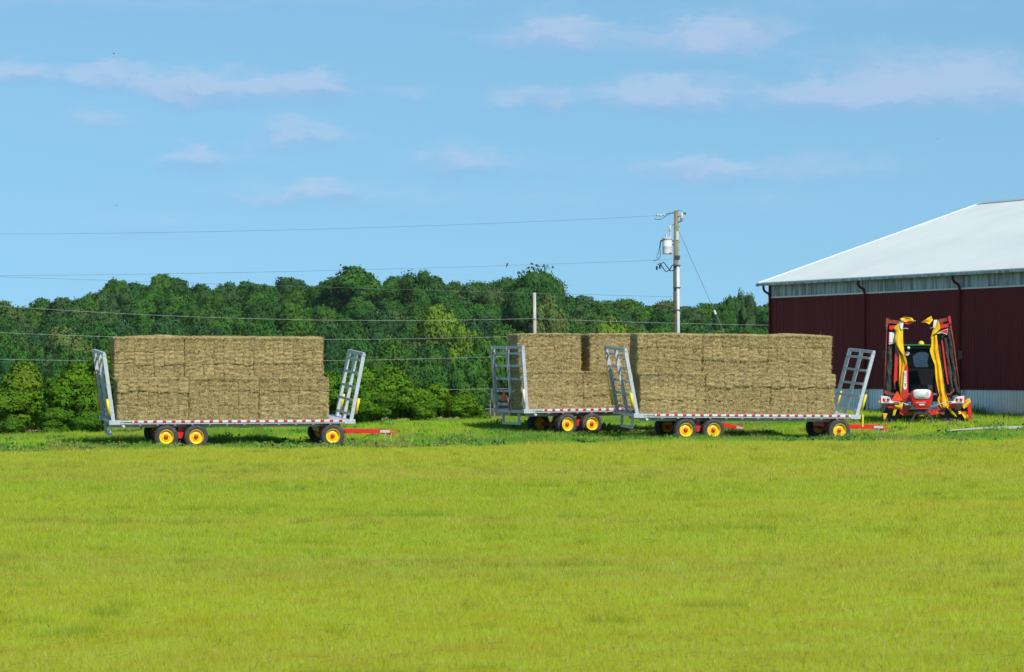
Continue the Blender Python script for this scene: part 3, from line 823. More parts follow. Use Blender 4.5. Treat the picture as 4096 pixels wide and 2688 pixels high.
# end walls and far wall (gable ends)
RISE = HALF / 3.0
for nm, t in (('end_wall', 0.02), ('end_wall', LEN - .02)):
    b = MB(); pr = [bl(t, .03, BZ - .3), bl(t, 2 * HALF, BZ - .3), bl(t, 2 * HALF, Z_EAVE), bl(t, HALF, Z_EAVE + RISE - .05), bl(t, .03, Z_EAVE)]
    b.v = pr; b.f = [(0, 1, 2, 3, 4)]; b.build(nm, M['maroon'], barn)
b = MB(); b.v = [bl(0, 2 * HALF, BZ - .3), bl(LEN, 2 * HALF, BZ - .3), bl(LEN, 2 * HALF, Z_EAVE), bl(0, 2 * HALF, Z_EAVE)]; b.f = [(0, 1, 2, 3)]
b.build('back_wall', M['maroon'], barn)
# ribbed roof slopes
OH = .45
def roof(sign, name):
    b = MB(); t = -OH; pitch = .2286; prof = []
    while t < LEN + OH:
        prof += [(t, 0), (t + pitch * .74, 0), (t + pitch * .80, .022), (t + pitch * .94, .022)]; t += pitch
    for tt, dz in prof:
        ne, nr = (-OVH, HALF) if sign > 0 else (2 * HALF + OVH, HALF)
        ze = Z_EAVE - OVH / 3.0 + .10
        b.v.append(bl(tt, ne, ze + dz)); b.v.append(bl(tt, nr, Z_EAVE + RISE + .10 + dz))
    for i in range(len(prof) - 1):
        b.f.append((2 * i, 2 * i + 2, 2 * i + 3, 2 * i + 1) if sign > 0 else (2 * i, 2 * i + 1, 2 * i + 3, 2 * i + 2))
    return b.build(name, M['roof'], barn)
rn = roof(1, 'roof_slope'); roof(-1, 'roof_slope')
# rake trim, soffit, ridge vent
b = MB()
for n0, n1 in ((-OVH, HALF), (2 * HALF + OVH, HALF)):
    z0, z1 = Z_EAVE - OVH / 3.0 + .06, Z_EAVE + RISE + .06
    b.bar(bl(-OH, n0, z0), bl(-OH, n1, z1), .05, .16)
b.build('rake_trim', M['white'], barn)
bbox('soffit', M['maroon_trim'], -OH + .05, LEN, -OVH + .03, .0, Z_EAVE - OVH / 3.0 - .0, Z_EAVE - OVH / 3.0 + .03)
b = MB()
for n0 in (HALF - .30, HALF + .30):
    P4 = [bl(-OH + .05, n0, Z_EAVE + RISE + .04), bl(LEN, n0, Z_EAVE + RISE + .04), bl(LEN, HALF, Z_EAVE + RISE + .14), bl(-OH + .05, HALF, Z_EAVE + RISE + .14)]
    b.add(P4, [(0, 1, 2, 3)] if n0 < HALF else [(3, 2, 1, 0)])
rv = b.build('ridge_cap', M['roof'], barn)
b = MB(); t = -OH
while t < 30:
    b.add([bl(t, HALF - .30, Z_EAVE + RISE + .12), bl(t + .30, HALF - .30, Z_EAVE + RISE + .12), bl(t + .30, HALF - .02, Z_EAVE + RISE + .21), bl(t, HALF - .02, Z_EAVE + RISE + .21)], [(0, 1, 2, 3)]); t += .45
pass
# gutter and downspouts
gz0 = Z_EAVE - OVH / 3.0 - .04
gut = bbox('gutter', M['band'], -OH + .02, LEN, -OVH - .13, -OVH - .01, gz0, gz0 + .12)
bbox('gutter_lip', M['white'], -OH, LEN, -OVH - .14, -OVH - .132, gz0 + .09, gz0 + .13, gut)
bbox('gutter_end', M['white'], -OH - .03, -OH + .015, -OVH - .145, -OVH + .0, gz0 - .02, gz0 + .14, gut)
def t_of(px):
    r = (px - CX) / F
    return (r * BC.y - BC.x) / (BU.x - r * BU.y)
for px in (3064, 3466, 3846, 4180):
    t = max(.16, t_of(px)); d = empty('downspout', (0, 0, 0)); d.parent = barn
    b = MB(); w = .055
    b.tube([bl(t, -OVH - .07, gz0 + .02), bl(t, -OVH - .07, gz0 - .14), bl(t, -OVH - .0, gz0 - .26), bl(t, -.13, gz0 - .38), bl(t, -.10, gz0 - .52), bl(t, -.10, BZ - .1)], w, 8)
    C.objects.unlink(d); bpy.data.objects.remove(d)
    b.build('downspout', M['maroon_trim'], barn, smooth=True)

# ------------------------------------------------------------------ brown shed at the left edge
sd = 148.0; sx0 = (-330 - CX) / F * sd; sx1 = (300 - CX) / F * sd
sg = gz(sx1, sd) - .3; se = CZ + (HY - 1640) / F * sd; sr = CZ + (HY - 1575) / F * sd
shed = empty('shed', (sx0, sd, sg)); tag(shed, 'low brown shed half hidden behind the leftmost bushes', 'shed')
Wd = sx1 - sx0
b = MB(); b.box(0, Wd, 0, 4.5, 0, se - sg); b.build('wall', M['shed'], shed)
k_ = 0
zb = .12
while zb < se - sg - .1:
    MB().box(-.01, Wd + .01, -.03, -.005, zb, zb + .17).build('board', M['shed'], shed); zb += .19
b = MB(); b.add([(-.3, -.35, se - sg - .06), (Wd + .3, -.35, se - sg - .06), (Wd + .3, 2.25, sr - sg), (-.3, 2.25, sr - sg), (-.3, 4.85, se - sg - .06), (Wd + .3, 4.85, se - sg - .06),
                (-.3, -.35, se - sg + .02), (Wd + .3, -.35, se - sg + .02), (Wd + .3, 2.25, sr - sg + .09), (-.3, 2.25, sr - sg + .09), (-.3, 4.85, se - sg + .02), (Wd + .3, 4.85, se - sg + .02)],
               [(6, 7, 8, 9), (9, 8, 11, 10), (0, 3, 2, 1), (3, 4, 5, 2), (0, 1, 7, 6), (4, 10, 11, 5), (1, 2, 8, 7), (2, 5, 11, 8), (0, 6, 9, 3), (3, 9, 10, 4)])
b.build('roof', M['shed_roof'], shed)
for i, x in enumerate((Wd - .06, Wd - 3.4)):
    MB().box(x - .06, x + .06, -.06, -.031, .02, se - sg).build('corner_board', M['white'], shed)
dr = MB().box(Wd - 5.2, Wd - 4.3, -.06, -.032, .05, 1.5).build('door', M['white'], shed)
MB().tube([(Wd - 4.42, -.06, .8), (Wd - 4.42, -.12, .8)], .03, 8).build('handle', M['steel_dark'], dr)

# ------------------------------------------------------------------ utility pole, transformer, post, wires
PD = 165.0
def pp(px, py, dd=0.0):
    return at(px, py, PD + dd)
pbase = pp(2706, 1600); pbase.z = gz(pbase.x, PD) - .3
pole = empty('utility_pole', pbase); tag(pole, 'tall wooden utility pole with a pale conduit up its lower half', 'utility pole')
loc = lambda px, py, dd=0.0: tuple(pp(px, py, dd) - pbase)
MB().tube([(0, 0, 0), loc(2703, 1100), loc(2705, 842)], [.155, .125, .112], 14).build('pole', M['pole_wood'], pole, smooth=True)
ch = Vector(loc(2711, 1062)); MB().tube([(.06, -.17, .2), (.075, -.155, loc(0, 1300)[2]), (.06, -.14, ch.z)], [.085, .085, .085], 10).build('conduit', M['conduit'], pole, smooth=True)
for py in (1062, 1150, 1240):
    z = loc(0, py)[2]
    MB().box(-.16, .19, -.26, .14, z - .02, z + .02).build('conduit_strap', M['steel_dark'], pole)
b = MB(); b.tube([loc(2700, 855), loc(2680, 852), loc(2660, 858)], .018, 6); b.build('insulator_arm', M['steel_dark'], pole)
for px, py in ((2655, 859), (2642, 861), (2630, 860)):
    b = MB(); p = loc(px, py)
    b.tube([(p[0] - .06, p[1], p[2]), (p[0] - .03, p[1], p[2]), (p[0] + .03, p[1], p[2]), (p[0] + .06, p[1], p[2])], [.025, .065, .065, .025], 8); b.build('insulator', M['insul'], pole, smooth=True)
# cut-out on the right of the pole head
b = MB(); b.bar(loc(2712, 866, -.1), loc(2722, 864, -.1), .04, .04); b.bar(loc(2712, 887, -.1), loc(2730, 884, -.1), .03, .03); b.build('cutout_bracket', M['steel_dark'], pole)
MB().tube([loc(2729, 850, -.1), loc(2727, 868, -.1), loc(2726, 882, -.1)], [.07, .075, .06], 8).build('cutout_fuse', M['insul'], pole, smooth=True)
b = MB(); b.bar(loc(2728, 852, -.1), loc(2744, 855, -.1), .10, .09); b.build('cutout_head', M['steel_dark'], pole)
b = MB(); b.tube([loc(2642, 878), loc(2620, 877), loc(2617, 873)], .016, 6); b.tube([loc(2642, 878), loc(2668, 862), loc(2700, 845), loc(2715, 840), loc(2730, 845)], .014, 6)
b.tube([loc(2730, 884), loc(2705, 893), loc(2690, 900), loc(2683, 917)], .014, 6); b.build('jumper_wire', M['cable'], pole)
for py in (906, 968, 1000, 1038):
    MB().bar(loc(2712, py), loc(2719, py), .03, .03).build('step_bolt', M['steel_dark'], pole)
MB().box(-.02, .10, -.135, -.112, loc(0, 960)[2], loc(0, 926)[2]).build('pole_tag', M['conduit'], pole)
MB().box(-.06, .17, -.16, -.11, loc(0, 1036)[2], loc(0, 1022)[2]).build('clamp', M['steel_dark'], pole)
b = MB(); b.tube([loc(2700, 1056, -.15), loc(2688, 1062, -.2), loc(2678, 1080, -.2), loc(2664, 1087, -.2), loc(2650, 1070, -.2), loc(2640, 1052, -.2), loc(2630, 1060, -.2)], .028, 7)
b.tube([loc(2698, 1080, -.15), loc(2682, 1084, -.15), loc(2668, 1066, -.15), loc(2654, 1048, -.15), loc(2641, 1060, -.15)], .028, 7)
b.build('service_cable', M['cable'], pole, smooth=True)
for px in (2628, 2640):
    MB().tube([loc(px, 1064 if px < 2635 else 1058, -.2), loc(px - 1, 1080 if px < 2635 else 1075, -.2)], .045, 8).build('cable_terminal', M['cable'], pole)
# transformer
tb = pp(2669, 1017); tr = empty('transformer', tb); tag(tr, 'white cylindrical transformer hung on the left of the utility pole', 'transformer')
s_ = PD / F
rr = 19.5 * s_; H_ = (1017 - 955) * s_
b = MB(); b.tube([(0, 0, 0), (0, 0, .05), (0, 0, H_ * .5), (0, 0, H_ * .5 + .01), (0, 0, H_ * .5 + .02), (0, 0, H_ * .97), (0, 0, H_)], [rr * .97, rr, rr, rr * 1.02, rr, rr, rr * .98], 22)
b.build('tank', M['tank'], tr, smooth=True)
MB().tube([(0, 0, H_), (0, 0, H_ + .035), (0, 0, H_ + .05)], [rr * 1.08, rr * 1.08, rr * .5], 22).build('lid', M['tank'], tr)
MB().tube([(0, 0, H_ - .07), (0, 0, H_ - .04)], [rr * 1.03, rr * 1.03], 22, False).build('lid_band', M['steel_dark'], tr)
for dx, h in ((-.02, .34), (.17, .50)):
    b = MB(); pts, rs = [], []
    for i in range(9):
        pts.append((dx - .03, -.02, H_ + .03 + h * .6 * i / 8)); rs.append(.035 if i % 2 else .055)
    if dx > .1:
        pts += [(dx - .03, -.02, H_ + .03 + h * .62), (dx - .03, -.02, H_ + .03 + h * .66), (dx - .03, -.02, H_ + h * 1.25), (dx - .03, -.02, H_ + h * 1.3)]; rs += [.05, .065, .065, .03]
    b.tube(pts, rs, 10); b.build('bushing', M['insul'], tr, smooth=True)
b = MB(); b.bar((rr * .9, 0, H_ * .85), (rr + .22, 0, H_ * .85), .10, .06); b.bar((rr * .9, 0, H_ * .62), (rr + .22, 0, H_ * .62), .10, .06); b.build('bracket', M['steel_dark'], tr)
MB().tube([(-rr * .9, -.08, H_ * .88), (-rr - .10, -.08, H_ * .86)], .045, 8).build('terminal', M['steel_dark'], tr)
b = MB(); b.tube([(-rr - .08, -.08, H_ * .85), (-rr - .12, -.08, H_ * .3), (-rr - .1, -.08, -.1), (-rr - .22, -.08, -.26), (-rr - .45, -.08, -.33)], .018, 6)
b.tube([(-rr - .1, -.08, H_ * .85), (-rr - .17, -.08, .2), (-rr - .28, -.08, -.2)], .014, 6); b.build('lead_wire', M['cable'], tr)
MB().tube([(rr * .35, -rr * .93, .05), (rr * .75, -rr * .66, .05)], .045, 6).build('red_mark', M['red'], tr)
# short post
qb = pp(2138, 1600); qb.z = gz(qb.x, PD) - .3
post = empty('wire_post', qb); tag(post, 'short weathered grey post carrying wires behind the middle hay stack', 'post')
MB().tube([(0, 0, 0), tuple(pp(2139, 1350) - qb), tuple(pp(2138, 1171) - qb)], [.105, .09, .08], 10).build('pole', M['post_wood'], post, smooth=True)
WY = (1274, 1343, 1421, 1549, 1632)
for py in WY:
    z = pp(0, py).z - qb.z
    MB().tube([(0, -.12, z - .03), (0, -.12, z + .03)], .035, 8).build('insulator', M['insul'], post)
def wire(pts, r, lab, m='wire', dd=-.12):
    P_ = []
    for i in range(len(pts) - 1):
        P_.append(pp(*pts[i], dd))
    P_.append(pp(*pts[-1], dd))
    o = MB(); base = P_[0]
    # smooth run through the points
    xs_ = [p[0] for p in pts]; n = 40
    cx = np.linspace(pts[0][0], pts[-1][0], n)
    co = np.polyfit(xs_, [p[1] for p in pts], min(2, len(pts) - 1))
    cy = np.polyval(co, cx)
    Q_ = [pp(a, c, dd) - base for a, c in zip(cx, cy)]
    o.tube(Q_, r, 5)
    w = o.build('power_wire', M[m], smooth=True); w.location = base
    return tag(w, lab, 'wire')
wire([(-700, 1160), (0, 1222), (1000, 1276), (1500, 1281), (2138, 1274)], .0072, 'topmost of the pale wires strung left from the short grey post')
wire([(-700, 1290), (0, 1330), (450, 1347), (1290, 1358), (2138, 1343)], .0072, 'second pale wire strung left from the short grey post')
wire([(-700, 1415), (0, 1436), (370, 1443), (1290, 1444), (2138, 1421)], .0072, 'third pale wire strung left from the short grey post')
wire([(-700, 1540), (0, 1554), (1650, 1564), (2138, 1549)], .0072, 'fourth pale wire strung left, crossing the bush tops')
wire([(-700, 1640), (0, 1644), (1930, 1636), (2138, 1632)], .008, 'lowest pale wire strung left from the short grey post')
wire([(2138, 1274), (2400, 1285), (2700, 1293), (3075, 1300), (3500, 1306)], .0072, 'pale wire running right from the short grey post to the barn')
wire([(-700, 935), (0, 935), (1000, 922), (2048, 893), (2626, 861)], .0065, 'thin wire from the utility pole top crossing the sky to the left', 'dark_wire', 0)
wire([(-700, 1108), (0, 1098), (1000, 1090), (2048, 1065), (2690, 1036)], .0065, 'thin wire from below the transformer crossing just above the treetops', 'dark_wire', 0)
wire([(-700, 1085), (400, 1112), (1000, 1142), (2000, 1176), (2690, 1183)], .007, 'faintest wire crossing in front of the skyline trees', 'dark_wire', 0)
g0, g1 = pp(2716, 926), pp(3035, 1560); g1.z = gz(g1.x, PD)
gw = empty('guy_wire', g0); tag(gw, 'guy wire slanting from the utility pole down towards the barn', 'guy wire')
MB().tube([(0, 0, 0), g1 - g0], .012, 5).build('strand', M['dark_wire'], gw)
f0, f1 = (1200 - 926) / (1560 - 926), (1222 - 926) / (1560 - 926)
dv = g1 - g0
MB().tube([dv * .44, dv * .462], .05, 8).build('strain_insulator', M['white'], gw)
MB().tube([dv * .462, dv * .60], .018, 6).build('guard', M['dark_wire'], gw)

# birds
def bird(px, py, d, span, lab, perched=False, rz=0.0):
    o = empty('bird', at(px, py, d), rz); tag(o, lab, 'bird'); o.scale = (.55,) * 3 if perched else (.42,) * 3
    b = MB()
    if perched:
        b.tube([(-.10, 0, -.16), (-.06, 0, -.04), (0, 0, .06), (.02, 0, .14), (.05, 0, .17), (.10, 0, .17)], [.02, .05, .075, .055, .045, .008], 8)
        b.build('body', M['bird'], o, smooth=True)
        MB().tube([(.0, 0, -.02), (0, 0, -.10)], .012, 5).build('leg', M['bird'], o)
    else:
        b.tube([(-.16, 0, 0), (-.05, 0, 0), (.06, 0, .0), (.13, 0, .01), (.17, 0, 0)], [.015, .035, .04, .025, .005], 8)
        b.build('body', M['bird'], o, smooth=True)
        for s in (-1, 1):
            MB().add([(.06, 0, .02), (-.06, 0, .02), (-.10, s * span * .28, .09), (.02, s * span * .28, .10), (-.12, s * span * .5, .05)], [(0, 1, 2, 3), (3, 2, 4)]).build('wing', M['bird'], o)
bird(2029, 1061, PD, .3, 'small dark bird perched on the wire left of the utility pole', True)
bird(466, 823, 190, .75, 'tiny bird flying in the sky above the left hay stack', rz=R(75))
bird(455, 215, 200, .45, 'tiny bird flying high near the top left of the sky', rz=R(40))
bird(3750, 556, 220, .45, 'tiny bird flying in the sky above the barn roof', rz=R(60))

# ------------------------------------------------------------------ hay
def bale_mesh(seed):
    rg = np.random.default_rng(seed)
    L, D, H_ = .352, .93, .462
    nx_, ny_, nz_ = 8, 8, 10
    b = MB(); vid = {}
    def vert(i, j, k):
        key = (i, j, k)
        if key in vid: return vid[key]
        u, v, w = 2 * i / nx_ - 1, 2 * j / ny_ - 1, 2 * k / nz_ - 1
        cr = 1 - .035 * max(0, abs(u) ** 6 * abs(w) ** 6) - .03 * abs(v) ** 8 * max(abs(u), abs(w)) ** 8
        x, y, z = u * L / 2 * cr, v * D / 2 * cr, w * H_ / 2 * cr
        q = rg.normal(0, .006, 3); q[1] *= 3.0
        # flakes: shallow horizontal furrows in the cut ends
        if abs(v) > .99: y -= np.sign(v) * (.034 * (math.sin(k * 1.9 + seed * 1.7 + u * .6) * .5 + .5) + .012 * math.sin(u * 3 + seed))
        b.v.append((x + q[0], y + q[1], z + q[2])); vid[key] = len(b.v) - 1
        return vid[key]
    def grid(fn, a, c):
        for i in range(a):
            for j in range(c):
                b.f.append(tuple(vert(*fn(*p)) for p in ((i, j), (i + 1, j), (i + 1, j + 1), (i, j + 1))))
    grid(lambda i, j: (i, 0, j), nx_, nz_); grid(lambda i, j: (nx_ - i, ny_, j), nx_, nz_)
    grid(lambda i, j: (0, ny_ - i, j), ny_, nz_); grid(lambda i, j: (nx_, i, j), ny_, nz_)
    grid(lambda i, j: (i, j, nz_), nx_, ny_); grid(lambda i, j: (i, ny_ - j, 0), nx_, ny_)
    me = b.mesh('bale'); me.materials.append(M['hay']); me.polygons.foreach_set('use_smooth', [True] * len(me.polygons))
    return me
BALES = [bale_mesh(400 + s) for s in range(8)]
def fuzz_mesh(seed, L, H_, D, n=8000):
    """loose stalks standing off the face, ends, top edge and foot of one bundle"""
    rg = np.random.default_rng(seed)
    which = rg.random(n)
    x = rg.uniform(0, L, n); z = rg.uniform(0, H_, n); y = np.full(n, 0.0)
    nrmv = np.tile([0, -1.0, .15], (n, 1))
    e = which > .62; y[e] = rg.uniform(0, D, e.sum()); z[e] = H_ ; nrmv[e] = [0, -.8, .45]
    f = (which > .50) & (which <= .56); x[f] = 0; y[f] = rg.uniform(0, D, f.sum()); nrmv[f] = [-1, 0, .2]
    g = (which > .56) & (which <= .62); x[g] = L; y[g] = rg.uniform(0, D, g.sum()); nrmv[g] = [1, 0, .2]
    h = which < .10; z[h] = rg.uniform(0, .05, h.sum())
    te = (which > .62) & (which < .80); y[te] = rg.uniform(-.02, .05, te.sum())
    p0 = np.stack([x, y, z], -1)
    dr_ = nrmv * rg.uniform(.25, .9, (n, 1)) + rg.normal(0, .75, (n, 3)); dr_[h, 2] -= .9
    dr_ /= np.linalg.norm(dr_, axis=1)[:, None]
    ln = rg.uniform(.03, .12, (n, 1)); ln[rg.random(n) < .06] *= 2.0; ln[h] *= 1.5
    ln[e & (dr_[:, 2] > .3)] *= .45
    p1 = p0 + dr_ * ln
    sd_ = np.cross(dr_, [.3, 1, .2]); sd_ /= np.linalg.norm(sd_, axis=1)[:, None]; sd_ *= np.where(rg.random((n, 1)) < .05, rg.uniform(.016, .03, (n, 1)), rg.uniform(.004, .011, (n, 1)))
    V = np.stack([p0 - sd_ - nrmv * .01, p0 + sd_ - nrmv * .01, p1], 1)
    nn_ = nrmv + rg.normal(0, .3, (n, 3)); nn_ /= np.linalg.norm(nn_, axis=1)[:, None]
    g_ = np.cross(V[:, 1] - V[:, 0], V[:, 2] - V[:, 0]); fl = (g_ * nn_).sum(-1) < 0
    V[fl] = V[fl][:, [1, 0, 2]]
    cl = vnoise(x + 9, z * 2.2, .16, seed, 2)[:, None]; c = np.array([.455, .36, .17]) * rg.uniform(.7, 1.2, (n, 1)) * (.62 + .76 * cl); c[:, 0] *= rg.uniform(.82, 1.10, n)
    return np_mesh('loose_hay', V.reshape(-1, 3), np.arange(3 * n).reshape(-1, 3), cols=c.repeat(3, 0), normals=np.repeat(nn_, 3, 0), mat_=M['grass'])
FUZZ = [fuzz_mesh(500 + s, 2.46, 1.40, .93) for s in range(3)]
rb = random.Random(77)
def bundle(mw, x0, y0, z0, length, height, lab, tilt=0.0, group=None, zj=0.0):
    """21 small bales, seven along and three high, set into one block"""
    o = empty('hay_bundle'); o.matrix_world = mw @ Matrix.Translation((x0, y0, z0)) @ Matrix.Rotation(tilt, 4, 'Y')
    tag(o, lab, 'hay bundle', group)
    sx, sz = length / 7 / .352, height / 3 / .462
    ro = [rb.uniform(-.03, .03) for _ in range(3)]
    for i in range(7):
        s1, s2 = rb.uniform(-.045, .045), rb.uniform(-.045, .045)
        hz_ = (height / 3 + s1, height / 3 - s1 + s2, height / 3 - s2)
        zc_ = (hz_[0] / 2, hz_[0] + hz_[1] / 2, height - hz_[2] / 2)
        for k in range(3):
            c = bpy.data.objects.new('bale', rb.choice(BALES)); C.objects.link(c); c.parent = o
            c.location = ((i + .5) * length / 7 + rb.uniform(-.012, .012), .465 + ro[k] + rb.uniform(-.014, .014), zc_[k] + rb.uniform(-.006, .006) + (zj * math.sin(i / 6 * 3.14) if k == 2 else 0))
            c.scale = (sx * rb.uniform(1.06, 1.13), rb.uniform(.985, 1.015), hz_[k] / .462 * rb.uniform(1.03, 1.08))
            c.rotation_euler = (rb.uniform(-.012, .012), rb.uniform(-.035, .035), rb.choice((0, math.pi)) + rb.uniform(-.02, .02))
    f = place('loose_hay', rb.choice(FUZZ), o); f.scale = (length / 2.46, 1, height / 1.40); f['kind'] = 'stuff'
    return o

# ------------------------------------------------------------------ wagons
DW, DL = 2.50, 8.35
def wheel(parent, x, y, flip, R_=.385, w=.30):
    """near-side wheels face the camera (flip=False)"""
    o = empty('wheel', (x, y, R_ + .022)); o.parent = parent; o.scale = (1.09, 1.06, 1.09)
    if flip: o.rotation_euler = (0, 0, math.pi)
    o.rotation_euler.y = rb.uniform(0, 6.28) if not flip else 0
    h = w / 2
    b = MB(); b.lathe([(.215, -h * .80), (.235, -h * .98), (.30, -h * 1.02), (.345, -h * .95), (.372, -h * .80), (.385, -h * .55), (.388, 0), (.385, h * .55), (.372, h * .8), (.345, h * .95), (.30, h * 1.02), (.215, h * .8)], 0, 0, 36)
    b.build('tyre', M['tyre'], o, smooth=True)
    b = MB()
    for k in range(30):
        t = 2 * math.pi * k / 30
        for s in (-1, 1):
            p0 = Vector((math.cos(t) * .389, s * .03, math.sin(t) * .389)); t2 = t + .08
            p1 = Vector((math.cos(t2) * .375, s * h * .86, math.sin(t2) * .375))
            b.bar(p0, p1, .030, .018, up=(math.cos(t), 0, math.sin(t)))
    b.build('tread', M['tyre'], o)
    b = MB(); b.lathe([(.224, -h * .99), (.234, -h * .97), (.228, -h * .90), (.212, -h * .84), (.200, -h * .50), (.170, -h * .40), (.155, -h * .52), (.09, -h * .56), (.05, -h * .56)], 0, 0, 36)
    b.lathe([(.205, h * .8), (.195, -h * .15), (.0, -h * .1)], 0, 0, 24)
    b.build('rim', M['yellow'], o, smooth=True)
    b = MB(); b.lathe([(.076, -h * .54), (.074, -h * .74), (.060, -h * .86), (.048, -h * .96), (.026, -h * 1.0), (.004, -h * 1.01)], 0, 0, 20)
    b.build('hub', M['red'], o, smooth=True)
    for k in range(6):
        t = 2 * math.pi * k / 6
        MB().tube([(math.cos(t) * .115, -h * .5, math.sin(t) * .115), (math.cos(t) * .115, -h * .64, math.sin(t) * .115)], .014, 6).build('wheel_nut', M['yellow'], o)
    return o
def lerp(a, c, t): return Vector(a) * (1 - t) + Vector(c) * t
def rack(par, x, sgn, lean, H_, sleeve, H0=.86):
    """end rack: posts, rails, top rail, foot plates; sgn -1 rear, +1 front"""
    o = empty('rear_rack' if sgn < 0 else 'front_rack', (0, 0, 0)); o.parent = par
    tx = x + sgn * lean * H_
    foot = lambda y: Vector((x, y, H0)); head = lambda y: Vector((tx, y, H0 + H_))
    for y, w in ((.06, .13), (1.25, .10), (DW - .06, .12)):
        MB().bar(foot(y), head(y), w * .70, .125, up=(1, 0, 0)).build('post', M['galv'], o)
    MB().bar(head(-.01), head(DW + .01), .11, .08, up=(1, 0, 0)).build('top_rail', M['galv'], o)
    for f in (.905, .715, .514, .324, .123):
        r_ = MB().bar(lerp(foot(.1), head(.1), f) + Vector((-sgn * .055, 0, 0)), lerp(foot(DW - .1), head(DW - .1), f) + Vector((-sgn * .055, 0, 0)), .085, .05, up=(1, 0, 0)).build('rail', M['galv'], o)
        if sgn < 0:
            for yy, mt in ((.28, 'white_tape'), (DW - .30, 'white_tape'), (DW - .13, 'red_tape')):
                p = lerp(foot(yy), head(yy), f) + Vector((sgn * .0, 0, 0))
                MB().bar(p + Vector((-.034, -.07, 0)), p + Vector((-.034, .07, 0)), .09, .012, up=(1, 0, 0)).build('reflector', M[mt], o)
    for y in (0, DW - .14):
        MB().box(x - .16 if sgn < 0 else x - .22, x + .22 if sgn < 0 else x + .16, y - .015, y + .155, H0 - .02, H0 + .13).build('foot_plate', M['galv'], o)
    for y, mt in ((-.02, sleeve), (DW, sleeve)):
        long_ = sgn < 0 and y > 1 and sleeve == 'sleeve'
        p0, p1 = lerp(foot(y), head(y), .13) + Vector((sgn * .12, 0, 0)), lerp(foot(y), head(y), .36) + Vector((sgn * .12, 0, 0))
        s = MB().tube([p0, p1], .048, 8).build('strap_sleeve', M[mt], o, smooth=True)
        q0, q1 = p1, lerp(foot(y), head(y), .70) + Vector((sgn * .10, 0, 0))
        if long_: MB().tube([q0, q1], .016, 5).build('strap', M['sleeve'], o)
    return o
def wagon(mw, lab, lean_r, lean_f, sleeve, tongue, triangle=False, strap=False, wdx=0.0):
    o = empty('hay_wagon'); o.matrix_world = mw
    tag(o, lab, 'hay wagon', 'flatbed hay wagons parked on the verge')
    dk = MB().box(.14, DL - .14, .02, DW - .02, .925, .985).build('deck', M['galv'], o)
    MB().box(.0, DL, .004, .03, .855, .892).build('side_rail', M['galv'], o); MB().box(.0, DL, DW - .03, DW + .012, .845, .99).build('side_rail', M['galv'], o)
    tp = MB().box(.62, DL - .22, -.016, .022, .908, .988).build('white_tape', M['white_tape'], o)
    seg = MB().box(0, .128, 0, .006, 0, .072).mesh('red_tape'); seg.materials.append(M['red_tape'])
    xx = .70
    while xx < DL - .35:
        c = place('red_tape', seg, tp); c.location = (xx, -.022, .912); xx += .328
    xx = .3
    while xx < DL:
        MB().bar((xx, .03, .862), (xx, DW - .03, .862), .07, .10).build('cross_member', M['galv'], o); xx += .61
    for y in (.62, DW - .62):
        MB().box(.25, DL - .25, y - .05, y + .05, .70, .815).build('main_beam', M['galv'], o)
    MB().box(-.06, .02, .02, DW - .02, .845, .955).build('rear_beam', M['galv'], o); MB().box(DL - .02, DL + .06, .02, DW - .02, .845, .955).build('front_beam', M['galv'], o)
    b = MB(); b.bar((-.02, .62, .84), (-.02, .62, .44), .09, .05); b.bar((-.02, DW - .62, .84), (-.02, DW - .62, .44), .09, .05); b.bar((-.02, .56, .44), (-.02, DW - .56, .44), .05, .08)
    b.build('rear_bumper', M['galv'], o)
    MB().box(-.10, -.062, .08, .20, .88, .94).build('tail_lamp', M['lamp_red'], o); MB().box(.30, .38, -.016, .05, .755, .81).build('side_lamp', M['white'], o)
    rack(o, .0, -1, lean_r, 2.42, sleeve); rack(o, DL, 1, lean_f, 2.42, sleeve)
    MB().box(DL - .7, DL - .62, .10, .14, .76, .83).build('side_lamp', M['lamp_red'], o)
    # running gear
    g = empty('running_gear'); g.parent = o
    for y in (.34, DW - .34):
        MB().prism([(2.20, .34), (2.50, .34), (2.46, .60), (2.42, .72), (2.30, .72), (2.26, .60)], y - .05, y + .05).build('walking_beam_bracket', M['red'], g)
        MB().bar((1.75, y, .385), (2.95, y, .385), .07, .12).build('walking_beam', M['red'], g)
    for x in (1.83, 2.88):
        MB().bar((x, .25, .385), (x, DW - .25, .385), .08, .08).build('axle', M['red'], g)
    MB().bar((7.72, .25, .40), (7.72, DW - .25, .40), .10, .10).build('axle', M['red'], g)
    MB().bar((2.4, DW / 2, .74), (7.75, DW / 2, .74), .12, .12).build('reach_pole', M['steel_dark'], g)
    MB().box(7.35, 8.0, .7, DW - .7, .50, .66).build('turntable', M['red'], g)
    b = MB(); b.bar((7.72, .55, .42), (7.72, .55, .72), .14, .14); b.bar((7.72, DW - .55, .42), (7.72, DW - .55, .72), .14, .14); b.build('front_bolster', M['red'], g)
    for x in (1.83, 2.88, 7.72):
        wheel(o, x + wdx, .17, False); wheel(o, x + wdx, DW - .17, True)
    # drawbar
    t0 = Vector((DL - .35, DW / 2, .50)); t1 = Vector(tongue)
    d = empty('drawbar'); d.parent = o
    dirv = (t1 - t0).normalized()
    MB().bar(t0, t1, .13, .15).build('tongue', M['red'], d)
    b = MB(); b.bar((DL - .55, .75, .45), tuple(t0 + dirv * .9 + Vector((0, -.05, 0))), .07, .09); b.bar((DL - .55, DW - .75, .45), tuple(t0 + dirv * .9 + Vector((0, .05, 0))), .07, .09); b.build('brace', M['red'], d)
    MB().bar(t1 - dirv * .30, t1 + dirv * .06, .17, .09).build('coupler', M['galv'], d)
